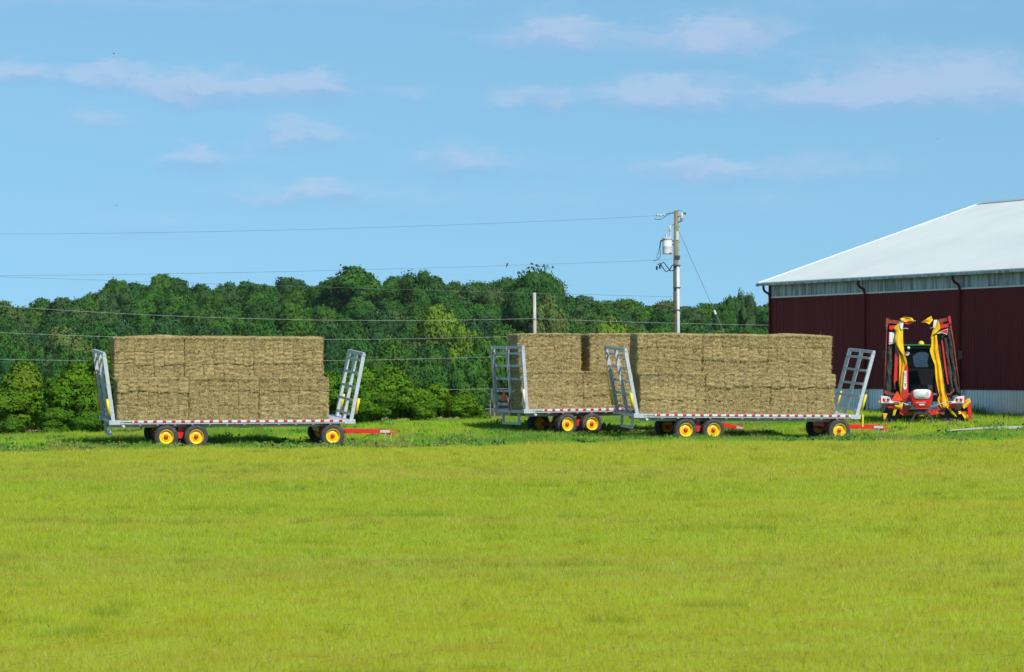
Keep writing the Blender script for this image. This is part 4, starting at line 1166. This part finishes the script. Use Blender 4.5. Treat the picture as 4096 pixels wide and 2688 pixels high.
    b = MB(); b.bar(t1 + dirv * .02 + Vector((0, 0, .05)), t1 + dirv * .34 + Vector((0, 0, .05)), .10, .03); b.bar(t1 + dirv * .02 - Vector((0, 0, .06)), t1 + dirv * .34 - Vector((0, 0, .06)), .10, .03); b.bar(t1 - Vector((0, 0, .08)), t1 + dirv * .16 - Vector((0, 0, .08)), .10, .10)
    b.build('clevis', M['red'], d)
    if t1.z > .3:
        for k in (-.12, .10):
            ch_ = MB(); p = t1 + dirv * k
            for i in range(7):
                ch_.tube([p + Vector((.02 * math.sin(i * 1.3), -.08, -.05 - i * .045)), p + Vector((.02 * math.sin(i * 1.3 + 1), -.08, -.085 - i * .045))], .014, 5)
            ch_.build('safety_chain', M['galv'], d)
    if triangle:
        tz = 1.28; tyy = DW - 1.05
        tri = [(tyy - .20, tz), (tyy + .20, tz), (tyy + .03, tz + .40), (tyy - .03, tz + .40)]
        b = MB(); b.prism(tri, 0, .02)
        b.v = [(-.22 - y, x, z) for (x, y, z) in b.v]; b.build('warning_triangle', M['orange'], o)
        MB().tube([(-.14, tyy - .30, .92), (-.16, tyy - .28, 1.15), (-.14, tyy - .33, 1.35)], .03, 6).build('hose', M['red_tape'], o)
    if strap:
        b = MB(); b.add([(DL + .20, -.05, 1.0), (DL + .26, -.05, 1.0), (DL + .27, -.05, .55), (DL + .22, -.05, .55)], [(0, 1, 2, 3), (3, 2, 1, 0)]); b.build('hanging_strap', M['sleeve'], o)
    return o
bundle_z = .99
def load(mw, rows, side):
    for (x0, y0, z0, ln, h, lab, tl, gp) in rows:
        bundle(mw, x0, y0, z0, ln, h, lab, tl, gp, rb.uniform(-.02, .06))
W1, W2, W3 = WAG
wagon(W1, 'flatbed hay wagon at the left with yellow rims and red drawbar pointing right', .148, .185, 'sleeve', (DL + 1.62, DW / 2, .47))
wagon(W2, 'hay wagon behind, seen from its rear corner with an orange triangle', .075, .16, 'cream', (DL + 1.75, DW / 2, .10), triangle=True, wdx=-.12)
wagon(W3, 'flatbed hay wagon at the right parked nearest the barn and tractor', .215, .26, 'sleeve', (DL + 1.45, DW / 2, .47), strap=True)
H1, H2 = 1.45, 1.40
def three(nm, xb, xt, lb, lt_, y0, who, h1, h2, hidden):
    rows = []
    pos = ('rear', 'middle', 'front')
    for i in range(3):
        rows.append((xb + i * (lb / 3 + .02), y0, bundle_z, lb / 3 - .012, h1, '%s bundle in the lower layer of the %s hay stack' % (pos[i], who), 0, None))
        rows.append((xt + i * (lt_ / 3 + .02), y0 + .11, bundle_z + h1 + .005, lt_ / 3 - .012, h2, '%s bundle in the upper layer of the %s hay stack' % (pos[i], who), 0, None))
    for i in range(3):
        for lv in (0, 1):
            rows.append((xb + .5 + i * (2.30 + .02), y0 + 1.06, bundle_z + lv * (h1 + .005), 2.30, h1 if lv == 0 else h2 - .02, '%s %s bundle of the hidden back row of the %s hay stack' % (('lower', 'upper')[lv], pos[i], who), 0, 'back row bundles of the %s stack' % who))
    return rows
load(W1, three('a', .14, .035, 7.40, 7.28, .10, 'left', 1.44, 1.385, True), 1)
r3 = three('c', .095, .0, 7.40, 7.38, .10, 'right', 1.44, 1.385, True)
load(W3, r3, 1)
w2r = [(-.02, .42, bundle_z, 2.62, 1.38, 'rear bundle in the lower layer of the middle hay stack', 0, None), (2.63, .42, bundle_z, 2.45, 1.36, 'second bundle in the lower layer of the middle hay stack', 0, None),
       (5.10, .42, bundle_z, 2.45, 1.36, 'front lower bundle of the middle stack, hidden behind the right stack', 0, None),
       (-.04, .52, bundle_z + 1.385, 2.60, 1.39, 'rear bundle in the upper layer of the middle hay stack', 0, None), (2.98, .50, bundle_z + 1.37, 2.45, 1.40, 'second upper bundle of the middle stack, after a dark gap', 0, None),
       (5.45, .52, bundle_z + 1.37, 2.40, 1.38, 'front upper bundle of the middle stack, hidden behind the right stack', 0, None)]
for i in range(3):
    for lv in (0, 1):
        w2r.append((1.1 + i * 2.2, 1.50, bundle_z + lv * 1.37, 2.18, 1.36, '%s %s bundle of the hidden back row of the middle hay stack' % (('lower', 'upper')[lv], ('rear', 'middle', 'front')[i]), 0, 'back row bundles of the middle stack'))
load(W2, w2r, 1)
# ------------------------------------------------------------------ tractor with folded mower
TD = 128.5
TG = at(3686.7, 1697, TD); TG.z = gz(TG.x, TD) - .02
K6 = TD / F / 2.79                    # metres for one unit of the drawing below
def U(x, y): return ((x - 800) * K6, (1387 - y) * K6)
def UP(pts): return [U(*p) for p in pts]
TA = -math.atan2(TG.x, TD); TV = Vector((TG.x, TD, 0)).normalized()   # parked with its tail square to the photographer
tr_ = empty('tractor', TG + TV * 1.9, TA); tag(tr_, 'green tractor with dark cab parked by the barn behind the folded mower', 'tractor')
X = lambda v: (v - 800) * K6
Z = lambda v: (1387 - v) * K6
# cab
cab = empty('cab'); cab.parent = tr_
MB().prism(UP([(560, 1000), (560, 530), (590, 512), (1010, 512), (1040, 530), (1040, 1000)]), 1.9, 1.94).build('front_glass', M['glass'], cab)
for x0, x1 in ((556, 580), (1020, 1044)):
    MB().prism(UP([(x0, 1005), (x0, 515), (x1, 515), (x1, 1005)]), .3, .38).build('cab_post', M['black'], cab)
    MB().prism(UP([(x0, 1005), (x0, 515), (x1, 515), (x1, 1005)]), 1.82, 1.90).build('cab_post', M['black'], cab)
MB().prism(UP([(540, 540), (548, 503), (580, 494), (1015, 494), (1050, 503), (1056, 540)]), .15, 2.1).build('roof', M['black'], cab, bevel=.03)
MB().prism(UP([(548, 508), (556, 496), (600, 489), (1000, 489), (1040, 496), (1050, 508)]), .10, 2.15).build('roof_cap', M['green'], cab, bevel=.02)
MB().prism(UP([(562, 1040), (562, 765), (1038, 765), (1038, 1040)]), .26, .30).build('rear_panel', M['black'], cab)
rg_ = MB().prism(UP([(580, 1000), (580, 540), (1020, 540), (1020, 1000)]), .30, .325).build('rear_glass', M['glass'], cab)
MB().prism(UP([(697, 625), (785, 560), (808, 552), (882, 602), (862, 690), (876, 748), (740, 748), (716, 735)]), .278, .284).build('painted_reflection', M['glass_reflection'], cab)  # bluish patch over the dark rear glass: a reflection painted as colour
st = MB(); st.lathe([(0, -.01), (25 * K6, -.01), (25 * K6, .0)], X(637), Z(590), 24, .285); st.build('speed_sticker', M['white'], cab)
MB().prism(UP([(735, 690), (850, 690), (850, 770), (735, 770)]), .24, .272).build('seat_label', M['curtain'], cab) if False else None
gl = MB(); c = (X(795), Z(465)); gl.add([], [])
ring = []
for i in range(7):
    a = math.pi / 2 * i / 6
    ring.append((34 * K6 * math.cos(a), Z(484) + 36 * K6 * math.sin(a)))
b = MB()
b.tube([(X(795), .35, Z(492)), (X(795), .35, Z(484))] + [(X(795), .35, z) for r, z in ring[1:]], [34 * K6, 35 * K6] + [max(.005, r) for r, z in ring[1:]], 20)
b.build('antenna_globe', M['yellow'], cab, smooth=True)
MB().lathe([(0, -.03), (16 * K6, -.03), (18 * K6, .02), (18 * K6, .06)], X(652), Z(530), 14, .12).build('work_lamp', M['white'], cab, smooth=True)
for x in (374, 1230):
    s = -1 if x < 800 else 1
    mr0 = empty('mirror'); mr0.parent = tr_
    MB().prism(UP([(x - 22, 560), (x + 22, 560), (x + 28, 575), (x + 28, 650), (x + 20, 665), (x - 20, 665), (x - 26, 650), (x - 26, 575)]), .9, .98).build('mirror_head', M['black'], mr0, bevel=.02)
    MB().bar((X(x), .95, Z(560)), (s * .85, 1.2, Z(520)), .03, .03).build('mirror_arm', M['black'], mr0)
# body, axle and wheels
MB().box(-.42, .42, .0, 3.4, .75, 1.5).build('transmission', M['steel_dark'], tr_)
MB().box(-.45, .45, 2.1, 4.3, 1.05, 1.75).build('hood', M['green'], tr_, bevel=.06)
MB().bar((-1.0, .55, .98), (1.0, .55, .98), .25, .25).build('rear_axle', M['green'], tr_)
for s in (-1, 1):
    MB().prism([(s * .62, 1.50), (s * 1.18, 1.50), (s * 1.20, 1.98), (s * 1.10, 2.06), (s * .62, 2.06)], .0, 1.3).build('fender', M['black'], tr_, bevel=.03)
def big_wheel(x, y, R_, w, par):
    o = empty('wheel', (x, y, R_)); o.parent = par; h = w / 2
    b = MB(); b.lathe([(R_ * .55, -h * .9), (R_ * .8, -h * 1.03), (R_ * .95, -h * .95), (R_ * .98, 0), (R_ * .95, h * .95), (R_ * .8, h * 1.03), (R_ * .55, h * .9)], 0, 0, 36)
    b.v = [(yv, xv, zv) for xv, yv, zv in b.v]; b.build('tyre', M['rubber'], o, smooth=True)
    b = MB()
    for k in range(22):
        t = 2 * math.pi * k / 22
        for s in (-1, 1):
            t2 = t + .16 * (1 if s > 0 else 1.6)
            b.bar((s * .02, math.cos(t) * R_, math.sin(t) * R_), (s * h * .97, math.cos(t2) * R_ * .97, math.sin(t2) * R_ * .97), .06, .06, up=(0, math.cos(t), math.sin(t)))
    b.build('tread', M['rubber'], o)
    for s in (-1, 1):
        b = MB(); b.lathe([(R_ * .57, s * h * .8), (R_ * .5, s * h * .5), (R_ * .2, s * h * .3), (0, s * h * .3)], 0, 0, 28); b.v = [(yv, xv, zv) for xv, yv, zv in b.v]
        b.build('rim', M['yellow'], o, smooth=True)
    return o
for s in (-1, 1):
    big_wheel(s * .95, .55, .94, .52, tr_); big_wheel(s * .90, 3.3, .70, .42, tr_)
# front mower with its yellow curtain, glimpsed under the tractor
fm = empty('front_mower', TG + TV * 6.6, TA); tag(fm, 'front mower with yellow curtain glimpsed low beneath the tractor', 'mower')
MB().prism([(-.72, .12), (.72, .12), (.72, .42), (-.72, .42)], 0, .05).build('curtain', M['curtain'], fm)
MB().box(-.72, .72, .05, .9, .2, .5).build('housing', M['red'], fm)

mo = empty('rear_mower', TG, TA); tag(mo, 'red folding mower with yellow curtains, both wings raised upright', 'mower')
def pz(name, pts, y0, y1, m, par, bevel=0.0):
    return MB().prism(UP(pts), y0, y1).build(name, M[m], par, bevel=bevel)
def drape(name, left, right, y, par, folds=3, amp=.05, rows=26, cols=12, m='curtain', seed=1):
    """hanging vinyl sheet between two edge lines, folded in depth"""
    rg = np.random.default_rng(seed)
    def along(pts, t):
        pts = np.array(pts, float); seg = np.r_[0, np.cumsum(np.linalg.norm(np.diff(pts, axis=0), axis=1))]; seg /= seg[-1]
        return np.array([np.interp(t, seg, pts[:, 0]), np.interp(t, seg, pts[:, 1])])
    b = MB()
    for i in range(rows + 1):
        t = i / rows; L_, R2 = along(left, t), along(right, t)
        for j in range(cols + 1):
            u = j / cols; q = L_ * (1 - u) + R2 * u
            x, z = U(*q)
            yy = y + amp * math.sin(u * math.pi * folds + t * 3 + seed) + amp * .5 * math.sin(t * 9 + u * 4 + seed * 2)
            b.v.append((x, yy, z))
    for i in range(rows):
        for j in range(cols):
            a = i * (cols + 1) + j
            b.f.append((a, a + cols + 1, a + cols + 2, a + 1))
    o = b.build(name, M[m], par, smooth=True)
    s = o.modifiers.new('thick', 'SOLIDIFY'); s.thickness = .012
    return o
def roller(name, p0, p1, r, y, par, seed):
    a, c = Vector((*U(*p0),)), Vector((*U(*p1),))
    n, m_ = 70, 14; b = MB()
    ax = Vector((c.x - a.x, 0, c.y - a.y)); L_ = ax.length; ax.normalize(); e1 = Vector((0, 1, 0)); e2 = ax.cross(e1)
    for i in range(n + 1):
        t = i / n; cen_ = Vector((a.x, y, a.y)) + ax * L_ * t
        for j in range(m_):
            th = 2 * math.pi * j / m_
            rr_ = r * (1 + .16 * math.sin(3 * th + t * 16 + seed) + .05 * math.sin(t * 120 + j * 2))
            b.v.append(tuple(cen_ + (e1 * math.cos(th) + e2 * math.sin(th)) * rr_))
    for i in range(n):
        for j in range(m_):
            j2 = (j + 1) % m_; b.f.append((i * m_ + j, i * m_ + j2, (i + 1) * m_ + j2, (i + 1) * m_ + j))
    return b.build(name, M['rubber'], par, smooth=True)
def pipe(name, pts, r, y, m, par):
    return MB().tube([(U(*p)[0], y, U(*p)[1]) for p in pts], r, 8).build(name, M[m], par, smooth=True)
# --- left wing
lw = empty('left_wing'); lw.parent = mo
pz('wing_body', [(412, 260), (555, 255), (560, 520), (598, 1060), (560, 1100), (375, 1070), (395, 700)], .42, .62, 'rubber', lw)
roller('conditioner_roller', (452, 490), (424, 1030), .115, .28, lw, 1); roller('conditioner_roller', (515, 560), (500, 1000), .06, .34, lw, 3)
pipe('outer_frame', [(418, 205), (412, 330), (398, 700), (380, 1030)], .022, .18, 'dull_red', lw)
pz('frame_bar', [(508, 520), (532, 515), (530, 900), (512, 905), (496, 960), (490, 900), (500, 700)], .12, .20, 'red', lw)
pz('top_beam', [(412, 213), (550, 228), (552, 268), (500, 262), (420, 255)], .10, .34, 'dull_red', lw)
pz('end_plate', [(404, 203), (426, 198), (440, 215), (426, 292), (408, 330), (402, 290)], .06, .38, 'dull_red', lw)
pz('hinge_block', [(440, 284), (516, 280), (520, 332), (470, 336), (438, 326)], .06, .30, 'red', lw, .01)
pz('pale_panel', [(442, 356), (508, 362), (502, 478), (438, 496), (436, 480)], .10, .13, 'white', lw)
pz('pink_stripe', [(436, 360), (444, 356), (440, 470), (470, 474), (500, 462), (500, 468), (470, 481), (434, 478)], .092, .098, 'red_tape', lw)
drape('upper_curtain', [(555, 240), (486, 312), (516, 352), (495, 432), (524, 512), (600, 620), (634, 688)], [(560, 236), (592, 300), (594, 420), (597, 500), (608, 590), (622, 650), (636, 690)], .0, lw, 1.5, .04, seed=2)
drape('lower_curtain', [(556, 585), (553, 760), (550, 950), (560, 1050), (590, 1150)], [(600, 628), (638, 705), (615, 800), (592, 960), (578, 1020), (594, 1148)], .07, lw, 3, .04, seed=5)
pz('white_guard', [(553, 236), (592, 232), (598, 260), (590, 328), (570, 330), (562, 300)], -.05, .05, 'white', lw)
drape('tip_flap', [(553, 212), (575, 232), (600, 242)], [(598, 190), (690, 196), (722, 236)], -.08, lw, 2, .03, 10, 10, seed=3)
pz('tip_shoe', [(604, 240), (716, 238), (700, 258), (660, 272), (614, 268)], -.04, .10, 'red', lw, .008)
pipe('tip_rod', [(712, 236), (734, 231)], .012, .0, 'galv', lw); pipe('latch', [(580, 322), (622, 314), (650, 320)], .014, .0, 'galv', lw)
pz('lift_arm', [(628, 728), (640, 700), (648, 760), (650, 1000), (654, 1090), (600, 1110), (584, 1090), (590, 1000), (604, 800)], .02, .14, 'red', lw, .008)
al = pz('arm_label', [(604, 790), (634, 790), (634, 980), (620, 1000), (606, 1000), (596, 975)], .006, .016, 'white', lw)
for y in (806, 818, 830, 842, 868, 896):
    MB().prism(UP([(600, y), (636, y + 5), (636, y + 8), (600, y + 3)]), .0, .004).build('stripe', M['red'], lw)
def text(name, body, size, loc_, m, par, rot=0.0, ext=.002):
    cu = bpy.data.curves.new(name, 'FONT'); cu.body = body; cu.size = size; cu.align_x = 'CENTER'; cu.align_y = 'CENTER'; cu.extrude = ext; cu.resolution_u = 3
    to = bpy.data.objects.new(name, cu); C.objects.link(to)
    dg = bpy.context.evaluated_depsgraph_get(); me = bpy.data.meshes.new_from_object(to.evaluated_get(dg))
    bpy.data.objects.remove(to)
    me.materials.clear(); me.materials.append(M[m])
    o = place(name, me, par); o.matrix_local = Matrix.Translation(loc_) @ Matrix.Rotation(R(90), 4, 'X') @ Matrix.Rotation(rot, 4, 'Z')
    return o
text('lettering', 'A9', .10, (X(617), .0, Z(945)), 'steel_dark', lw, R(-90))
# --- right wing
rw = empty('right_wing'); rw.parent = mo
pz('wing_body', [(960, 262), (1108, 255), (1150, 470), (1195, 800), (1228, 1050), (1060, 1090), (1010, 900), (985, 560)], .42, .62, 'rubber', rw)
roller('conditioner_roller', (1105, 350), (1196, 1030), .11, .28, rw, 2); roller('conditioner_roller', (1060, 420), (1140, 1030), .085, .30, rw, 4)
pipe('outer_frame', [(1116, 262), (1152, 470), (1182, 720), (1216, 960)], .026, .16, 'dull_red', rw)
pz('frame_bar', [(1018, 450), (1032, 448), (1070, 720), (1100, 938), (1086, 944), (1052, 740)], .12, .18, 'red', rw)
pz('top_beam', [(940, 224), (1100, 194), (1102, 230), (1040, 240), (1040, 262), (960, 270)], .10, .34, 'dull_red', rw)
pz('end_plate', [(1093, 182), (1106, 172), (1118, 180), (1131, 258), (1108, 266), (1098, 230)], .04, .38, 'red', rw)
pz('hinge_block', [(1004, 274), (1096, 262), (1098, 300), (1010, 322)], .06, .30, 'red', rw, .01)
pz('pale_panel', [(946, 382), (1000, 348), (1092, 318), (1080, 388), (1030, 366)], .10, .13, 'cream', rw)
pz('pink_stripe', [(962, 368), (1000, 352), (1088, 326), (1080, 376), (1040, 358), (1000, 358)], .092, .098, 'red_tape', rw)
drape('upper_curtain', [(962, 226), (940, 260), (918, 350), (903, 405), (898, 432)], [(985, 232), (1004, 280), (1006, 322), (962, 372), (912, 404)], -.01, rw, 1.5, .03, seed=7)
drape('lower_curtain', [(905, 402), (906, 500), (888, 562), (915, 650), (946, 720), (958, 880), (984, 1010), (1000, 1062), (976, 1100), (986, 1152), (1030, 1216)],
      [(968, 390), (974, 440), (985, 560), (1012, 730), (1040, 920), (1054, 1040), (1084, 1090), (1100, 1160), (1050, 1202)], .05, rw, 3, .045, 40, 14, seed=4)
drape('trailing_flap', [(1060, 1180), (1110, 1240), (1170, 1310)], [(1098, 1170), (1140, 1240), (1192, 1300)], .08, rw, 1, .02, 8, 4, seed=6)
pz('white_guard', [(936, 222), (970, 220), (965, 250), (944, 312), (926, 300)], -.05, .04, 'white', rw)
drape('tip_flap', [(905, 179), (870, 198), (850, 214), (800, 248)], [(922, 218), (905, 250), (886, 270), (852, 248)], -.06, rw, 2, .03, 10, 8, seed=9)
pipe('tip_rod', [(798, 250), (824, 246)], .012, .0, 'galv', rw); pipe('latch', [(888, 316), (930, 304), (940, 312)], .014, .0, 'galv', rw)
pz('inner_arm', [(945, 880), (975, 1000), (1000, 1060), (985, 1100), (950, 1000)], .16, .26, 'dull_red', rw)
pz('lower_guard', [(1040, 1046), (1110, 1040), (1160, 990), (1165, 1005), (1120, 1062), (1045, 1066)], .14, .26, 'dull_red', rw)
pz('lower_guard', [(388, 1000), (440, 1030), (500, 1040), (500, 1062), (420, 1060), (385, 1040)], .14, .26, 'dull_red', lw)
# --- centre frame and hood
hd = empty('hood'); hd.parent = mo
def bulged(name, poly, y0, y1, ins, m, par):
    """block whose front face is drawn in and pushed forward for a moulded look"""
    P_ = UP(poly); cx_ = sum(p[0] for p in P_) / len(P_); cz_ = sum(p[1] for p in P_) / len(P_)
    n = len(P_); b = MB()
    for (yy, k_) in ((y1, 1), (y0 + .08, 1), (y0 + .02, 1 - ins * .35), (y0, 1 - ins)):
        b.v += [(cx_ + (x - cx_) * k_, yy, cz_ + (z - cz_) * k_) for x, z in P_]
    for r_ in range(3):
        for i in range(n):
            j = (i + 1) % n; b.f.append((r_ * n + i, r_ * n + j, (r_ + 1) * n + j, (r_ + 1) * n + i))
    b.f.append(tuple(range(3 * n, 4 * n)))
    o = b.build(name, M[m], par, smooth=True)
    bm_ = o.data
    return o
def rounded(poly, n=4):
    """Chaikin corner cutting"""
    for _ in range(2):
        q = []
        for i in range(len(poly)):
            a, c = poly[i], poly[(i + 1) % len(poly)]
            q += [(a[0] * .75 + c[0] * .25, a[1] * .75 + c[1] * .25), (a[0] * .25 + c[0] * .75, a[1] * .25 + c[1] * .75)]
        poly = q
    return poly
bulged('hood_shell', rounded([(668, 1060), (694, 1002), (800, 994), (904, 1002), (930, 1060), (908, 1160), (876, 1204), (724, 1204), (688, 1150)]), -.42, .1, .10, 'red', hd)
bulged('hood_panel', rounded([(700, 1030), (716, 997), (800, 993), (888, 997), (904, 1030), (892, 1090), (860, 1104), (740, 1104), (712, 1092)]), -.455, -.36, .06, 'white', hd)
text('lettering', 'NOVACAT', .082, (X(790), -.45, Z(1143)), 'white', hd, 0, .004)
MB().prism(UP([(773, 1158), (832, 1158), (832, 1172), (773, 1172)]), -.44, -.425).build('white_badge', M['white'], hd)
b = MB()
for dx, dy in ((-8, -8), (8, -8), (-8, 8), (8, 8)):
    b.lathe([(8 * K6, 0), (6 * K6, -.004), (5 * K6, 0)], X(866 + dx), Z(1040 + dy), 12, -.462)
b.build('emblem', M['galv'], hd)
MB().prism(UP([(762, 1086), (835, 1084), (830, 1089), (768, 1091)]), -.462, -.458).build('panel_script', M['steel_dark'], hd)
for x in (768, 832):
    pz('buffer', [(x - 28, 1194), (x + 26, 1194), (x + 26, 1216), (x - 28, 1216)], -.40, -.2, 'red', mo, .008)
    MB().tube([(X(x + 10), -.38, Z(1000)), (X(x + 10), -.38, Z(994))], .05, 10).build('reflector_cap', M['red_tape'], hd)
fr_ = empty('stand_frame'); fr_.parent = mo
MB().prism(UP([(728, 1216), (872, 1216), (888, 1268), (716, 1268)]), -.30, -.16).build('cross_plate', M['steel_dark'], fr_)
for a_, c_ in (((735, 1262), (655, 1392)), ((868, 1262), (978, 1392))):
    MB().bar((X(a_[0]), -.26, Z(a_[1])), (X(c_[0]), -.26, Z(c_[1])), .06, .06).build('leg', M['steel_dark'], fr_)
pz('lower_link', [(898, 1240), (965, 1242), (976, 1262), (970, 1278), (890, 1280)], -.05, .15, 'red', mo, .008)
pz('lower_link', [(690, 1262), (640, 1262), (628, 1284), (700, 1282)], -.02, .15, 'red', mo, .008)
pz('lower_tube', [(740, 1268), (858, 1268), (858, 1280), (740, 1280)], -.02, .12, 'red', mo)
pz('side_casting', [(590, 1192), (660, 1172), (690, 1190), (645, 1240), (640, 1262), (592, 1292), (556, 1268), (552, 1192)], .02, .22, 'red', mo, .01)
pz('side_casting', [(600, 1092), (672, 1064), (690, 1084), (660, 1130), (640, 1150), (606, 1140)], .05, .24, 'red', mo, .01)
pz('side_casting', [(1108, 1150), (1182, 1140), (1188, 1200), (1150, 1212), (1104, 1204)], .05, .24, 'red', mo, .01)
pz('side_casting', [(420, 1178), (468, 1168), (496, 1156), (500, 1226), (456, 1222), (424, 1212)], .05, .24, 'red', mo, .01)
pz('side_casting', [(960, 1180), (1010, 1200), (1058, 1250), (1048, 1282), (1000, 1268), (968, 1230)], .10, .3, 'dull_red', mo)
pz('skid_body', [(346, 1150), (500, 1150), (560, 1290), (500, 1378), (364, 1376)], .30, .7, 'rubber', mo)
pz('skid_body', [(1000, 1215), (1200, 1150), (1300, 1180), (1320, 1372), (1190, 1378), (1010, 1378)], .30, .7, 'rubber', mo)
drape('low_flap', [(506, 1148), (498, 1196)], [(596, 1142), (580, 1230)], -.02, mo, 1.5, .02, 8, 8, seed=11)
drape('low_flap', [(496, 1198), (474, 1292)], [(528, 1206), (500, 1290)], .02, mo, 1, .02, 8, 4, seed=12)
drape('low_flap', [(364, 1262), (376, 1330)], [(420, 1268), (392, 1340)], .10, mo, 1, .02, 6, 4, seed=13)
drape('side_flap', [(1240, 1142), (1246, 1190), (1268, 1218)], [(1330, 1094), (1342, 1130), (1302, 1190)], .02, mo, 2, .04, 10, 10, seed=14)
drape('side_flap', [(1204, 1238), (1200, 1282), (1236, 1262), (1288, 1345)], [(1224, 1236), (1260, 1258), (1312, 1282), (1304, 1330)], .02, mo, 2, .03, 12, 8, seed=15)
drape('side_flap', [(308, 1134), (318, 1146)], [(352, 1118), (354, 1146)], .05, mo, 1, .01, 4, 4, seed=16)
pz('side_beam', [(1310, 1162), (1350, 1158), (1354, 1370), (1310, 1374)], .02, .22, 'red', mo, .008)
pz('side_beam', [(1212, 1244), (1312, 1240), (1312, 1262), (1216, 1264)], .08, .2, 'red', mo)
pipe('bent_rod', [(1222, 1282), (1228, 1330), (1212, 1376)], .016, .1, 'dull_red', mo)
# light boards
for s, nm in ((-1, 'left'), (1, 'right')):
    lb = empty('light_board'); lb.parent = mo
    m_ = (lambda x: x) if s < 0 else (lambda x: 1622 - x)
    pl = [(338, 1068), (420, 1072), (448, 1088), (470, 1126), (560, 1134), (560, 1148), (480, 1150), (342, 1148)]
    MB().prism(UP([(m_(x), y) for x, y in pl]), -.20, -.16).build('plate', M['white'], lb)
    MB().prism(UP([(m_(337), 1070), (m_(350), 1070), (m_(352), 1146), (m_(340), 1146)]), -.208, -.202).build('end_marker', M['red_tape'], lb)
    MB().prism(UP([(m_(490), 1134), (m_(552), 1136), (m_(552), 1145), (m_(490), 1145)]), -.208, -.202).build('reflector', M['red_tape'], lb)
    MB().prism(UP([(m_(375), 1130), (m_(438), 1132), (m_(438), 1142), (m_(375), 1140)]), -.208, -.202).build('reflector', M['red_tape'], lb)
    for x, mt in ((386, 'lamp_amber'), (431, 'lamp_red')):
        MB().lathe([(0, -.03), (14 * K6, -.025), (17 * K6, -.01), (17 * K6, .0)], X(m_(x)), Z(1108), 18, -.202).build('lamp', M[mt], lb, smooth=True)
    MB().tube([(X(m_(560)), -.18, Z(1142)), (X(m_(600)), -.2, Z(1152)), (X(m_(738)), -.3, Z(1198))], .017, 8).build('bracket', M['galv'], lb, smooth=True)
tri = pz('warning_triangle', [(470, 1112), (466, 1120), (580, 1126), (586, 1114), (536, 1022), (522, 1022)], -.14, -.12, 'orange', mo)
pz('triangle_border', [(478, 1110), (574, 1113), (530, 1036)], -.148, -.142, 'lamp_amber', tri) if False else None
text('lettering', '30', .11, (X(637), .27, Z(590)), 'steel_dark', cab, 0, .001)
scene.cycles.max_bounces = 6
scene.cycles.diffuse_bounces = 3
scene.cycles.glossy_bounces = 2
scene.cycles.transmission_bounces = 3
# ------------------------------------------------------------------ summer haze between the camera and the wooded hill
hm = bpy.data.materials.new('haze'); hm.use_nodes = True
hn = hm.node_tree; hn.nodes.clear()
ho = hn.nodes.new('ShaderNodeOutputMaterial'); hv_ = hn.nodes.new('ShaderNodeVolumePrincipled')
hv_.inputs['Color'].default_value = (.82, .90, 1.0, 1); hv_.inputs['Density'].default_value = .000025; hv_.inputs['Anisotropy'].default_value = 0.0
hn.links.new(hv_.outputs[0], ho.inputs['Volume'])
hz = MB().box(-900, 900, -90, 1300, -30, 60).build('haze', hm)
tag(hz, 'thin summer haze between the field and the wooded hill', 'haze', kind='stuff')
# hay that has dropped to the ground along the wagons
sv, sc_l = [], []
r6 = np.random.default_rng(66)
for m in WAG:
    n = 650
    p = np.array([tuple(m @ Vector((a, b, 0))) for a, b in zip(r6.uniform(-.6, 8.6, n), r6.normal(-.15, .45, n))])
    p[:, 2] = ground_z(p[:, 0], p[:, 1]) + r6.uniform(.06, .17, n)
    an = r6.uniform(0, 6.28, n); ln = r6.uniform(.06, .22, n)
    q = p + np.stack([np.cos(an) * ln, np.sin(an) * ln, r6.uniform(-.03, .03, n)], -1)
    sd = np.stack([-np.sin(an), np.cos(an), np.full(n, .4)], -1) * .013
    T3 = np.stack([p - sd, p + sd, q], 1)
    fl = np.cross(T3[:, 1] - T3[:, 0], T3[:, 2] - T3[:, 0])[:, 2] < 0
    T3[fl] = T3[fl][:, [1, 0, 2]]
    sv.append(T3); sc_l.append(np.array([.50, .40, .19]) * r6.uniform(.6, 1.15, (n, 1)))
sv = np.concatenate(sv); sc_l = np.concatenate(sc_l)
tag(place('spilled_hay', np_mesh('spilled_hay', sv.reshape(-1, 3), np.arange(len(sv) * 3).reshape(-1, 3), cols=sc_l.repeat(3, 0), normals=np.tile([0, -.2, .98], (len(sv) * 3, 1)), mat_=M['grass'])),
    'wisps of dropped hay lying in the grass along the wagons', 'hay', kind='stuff')
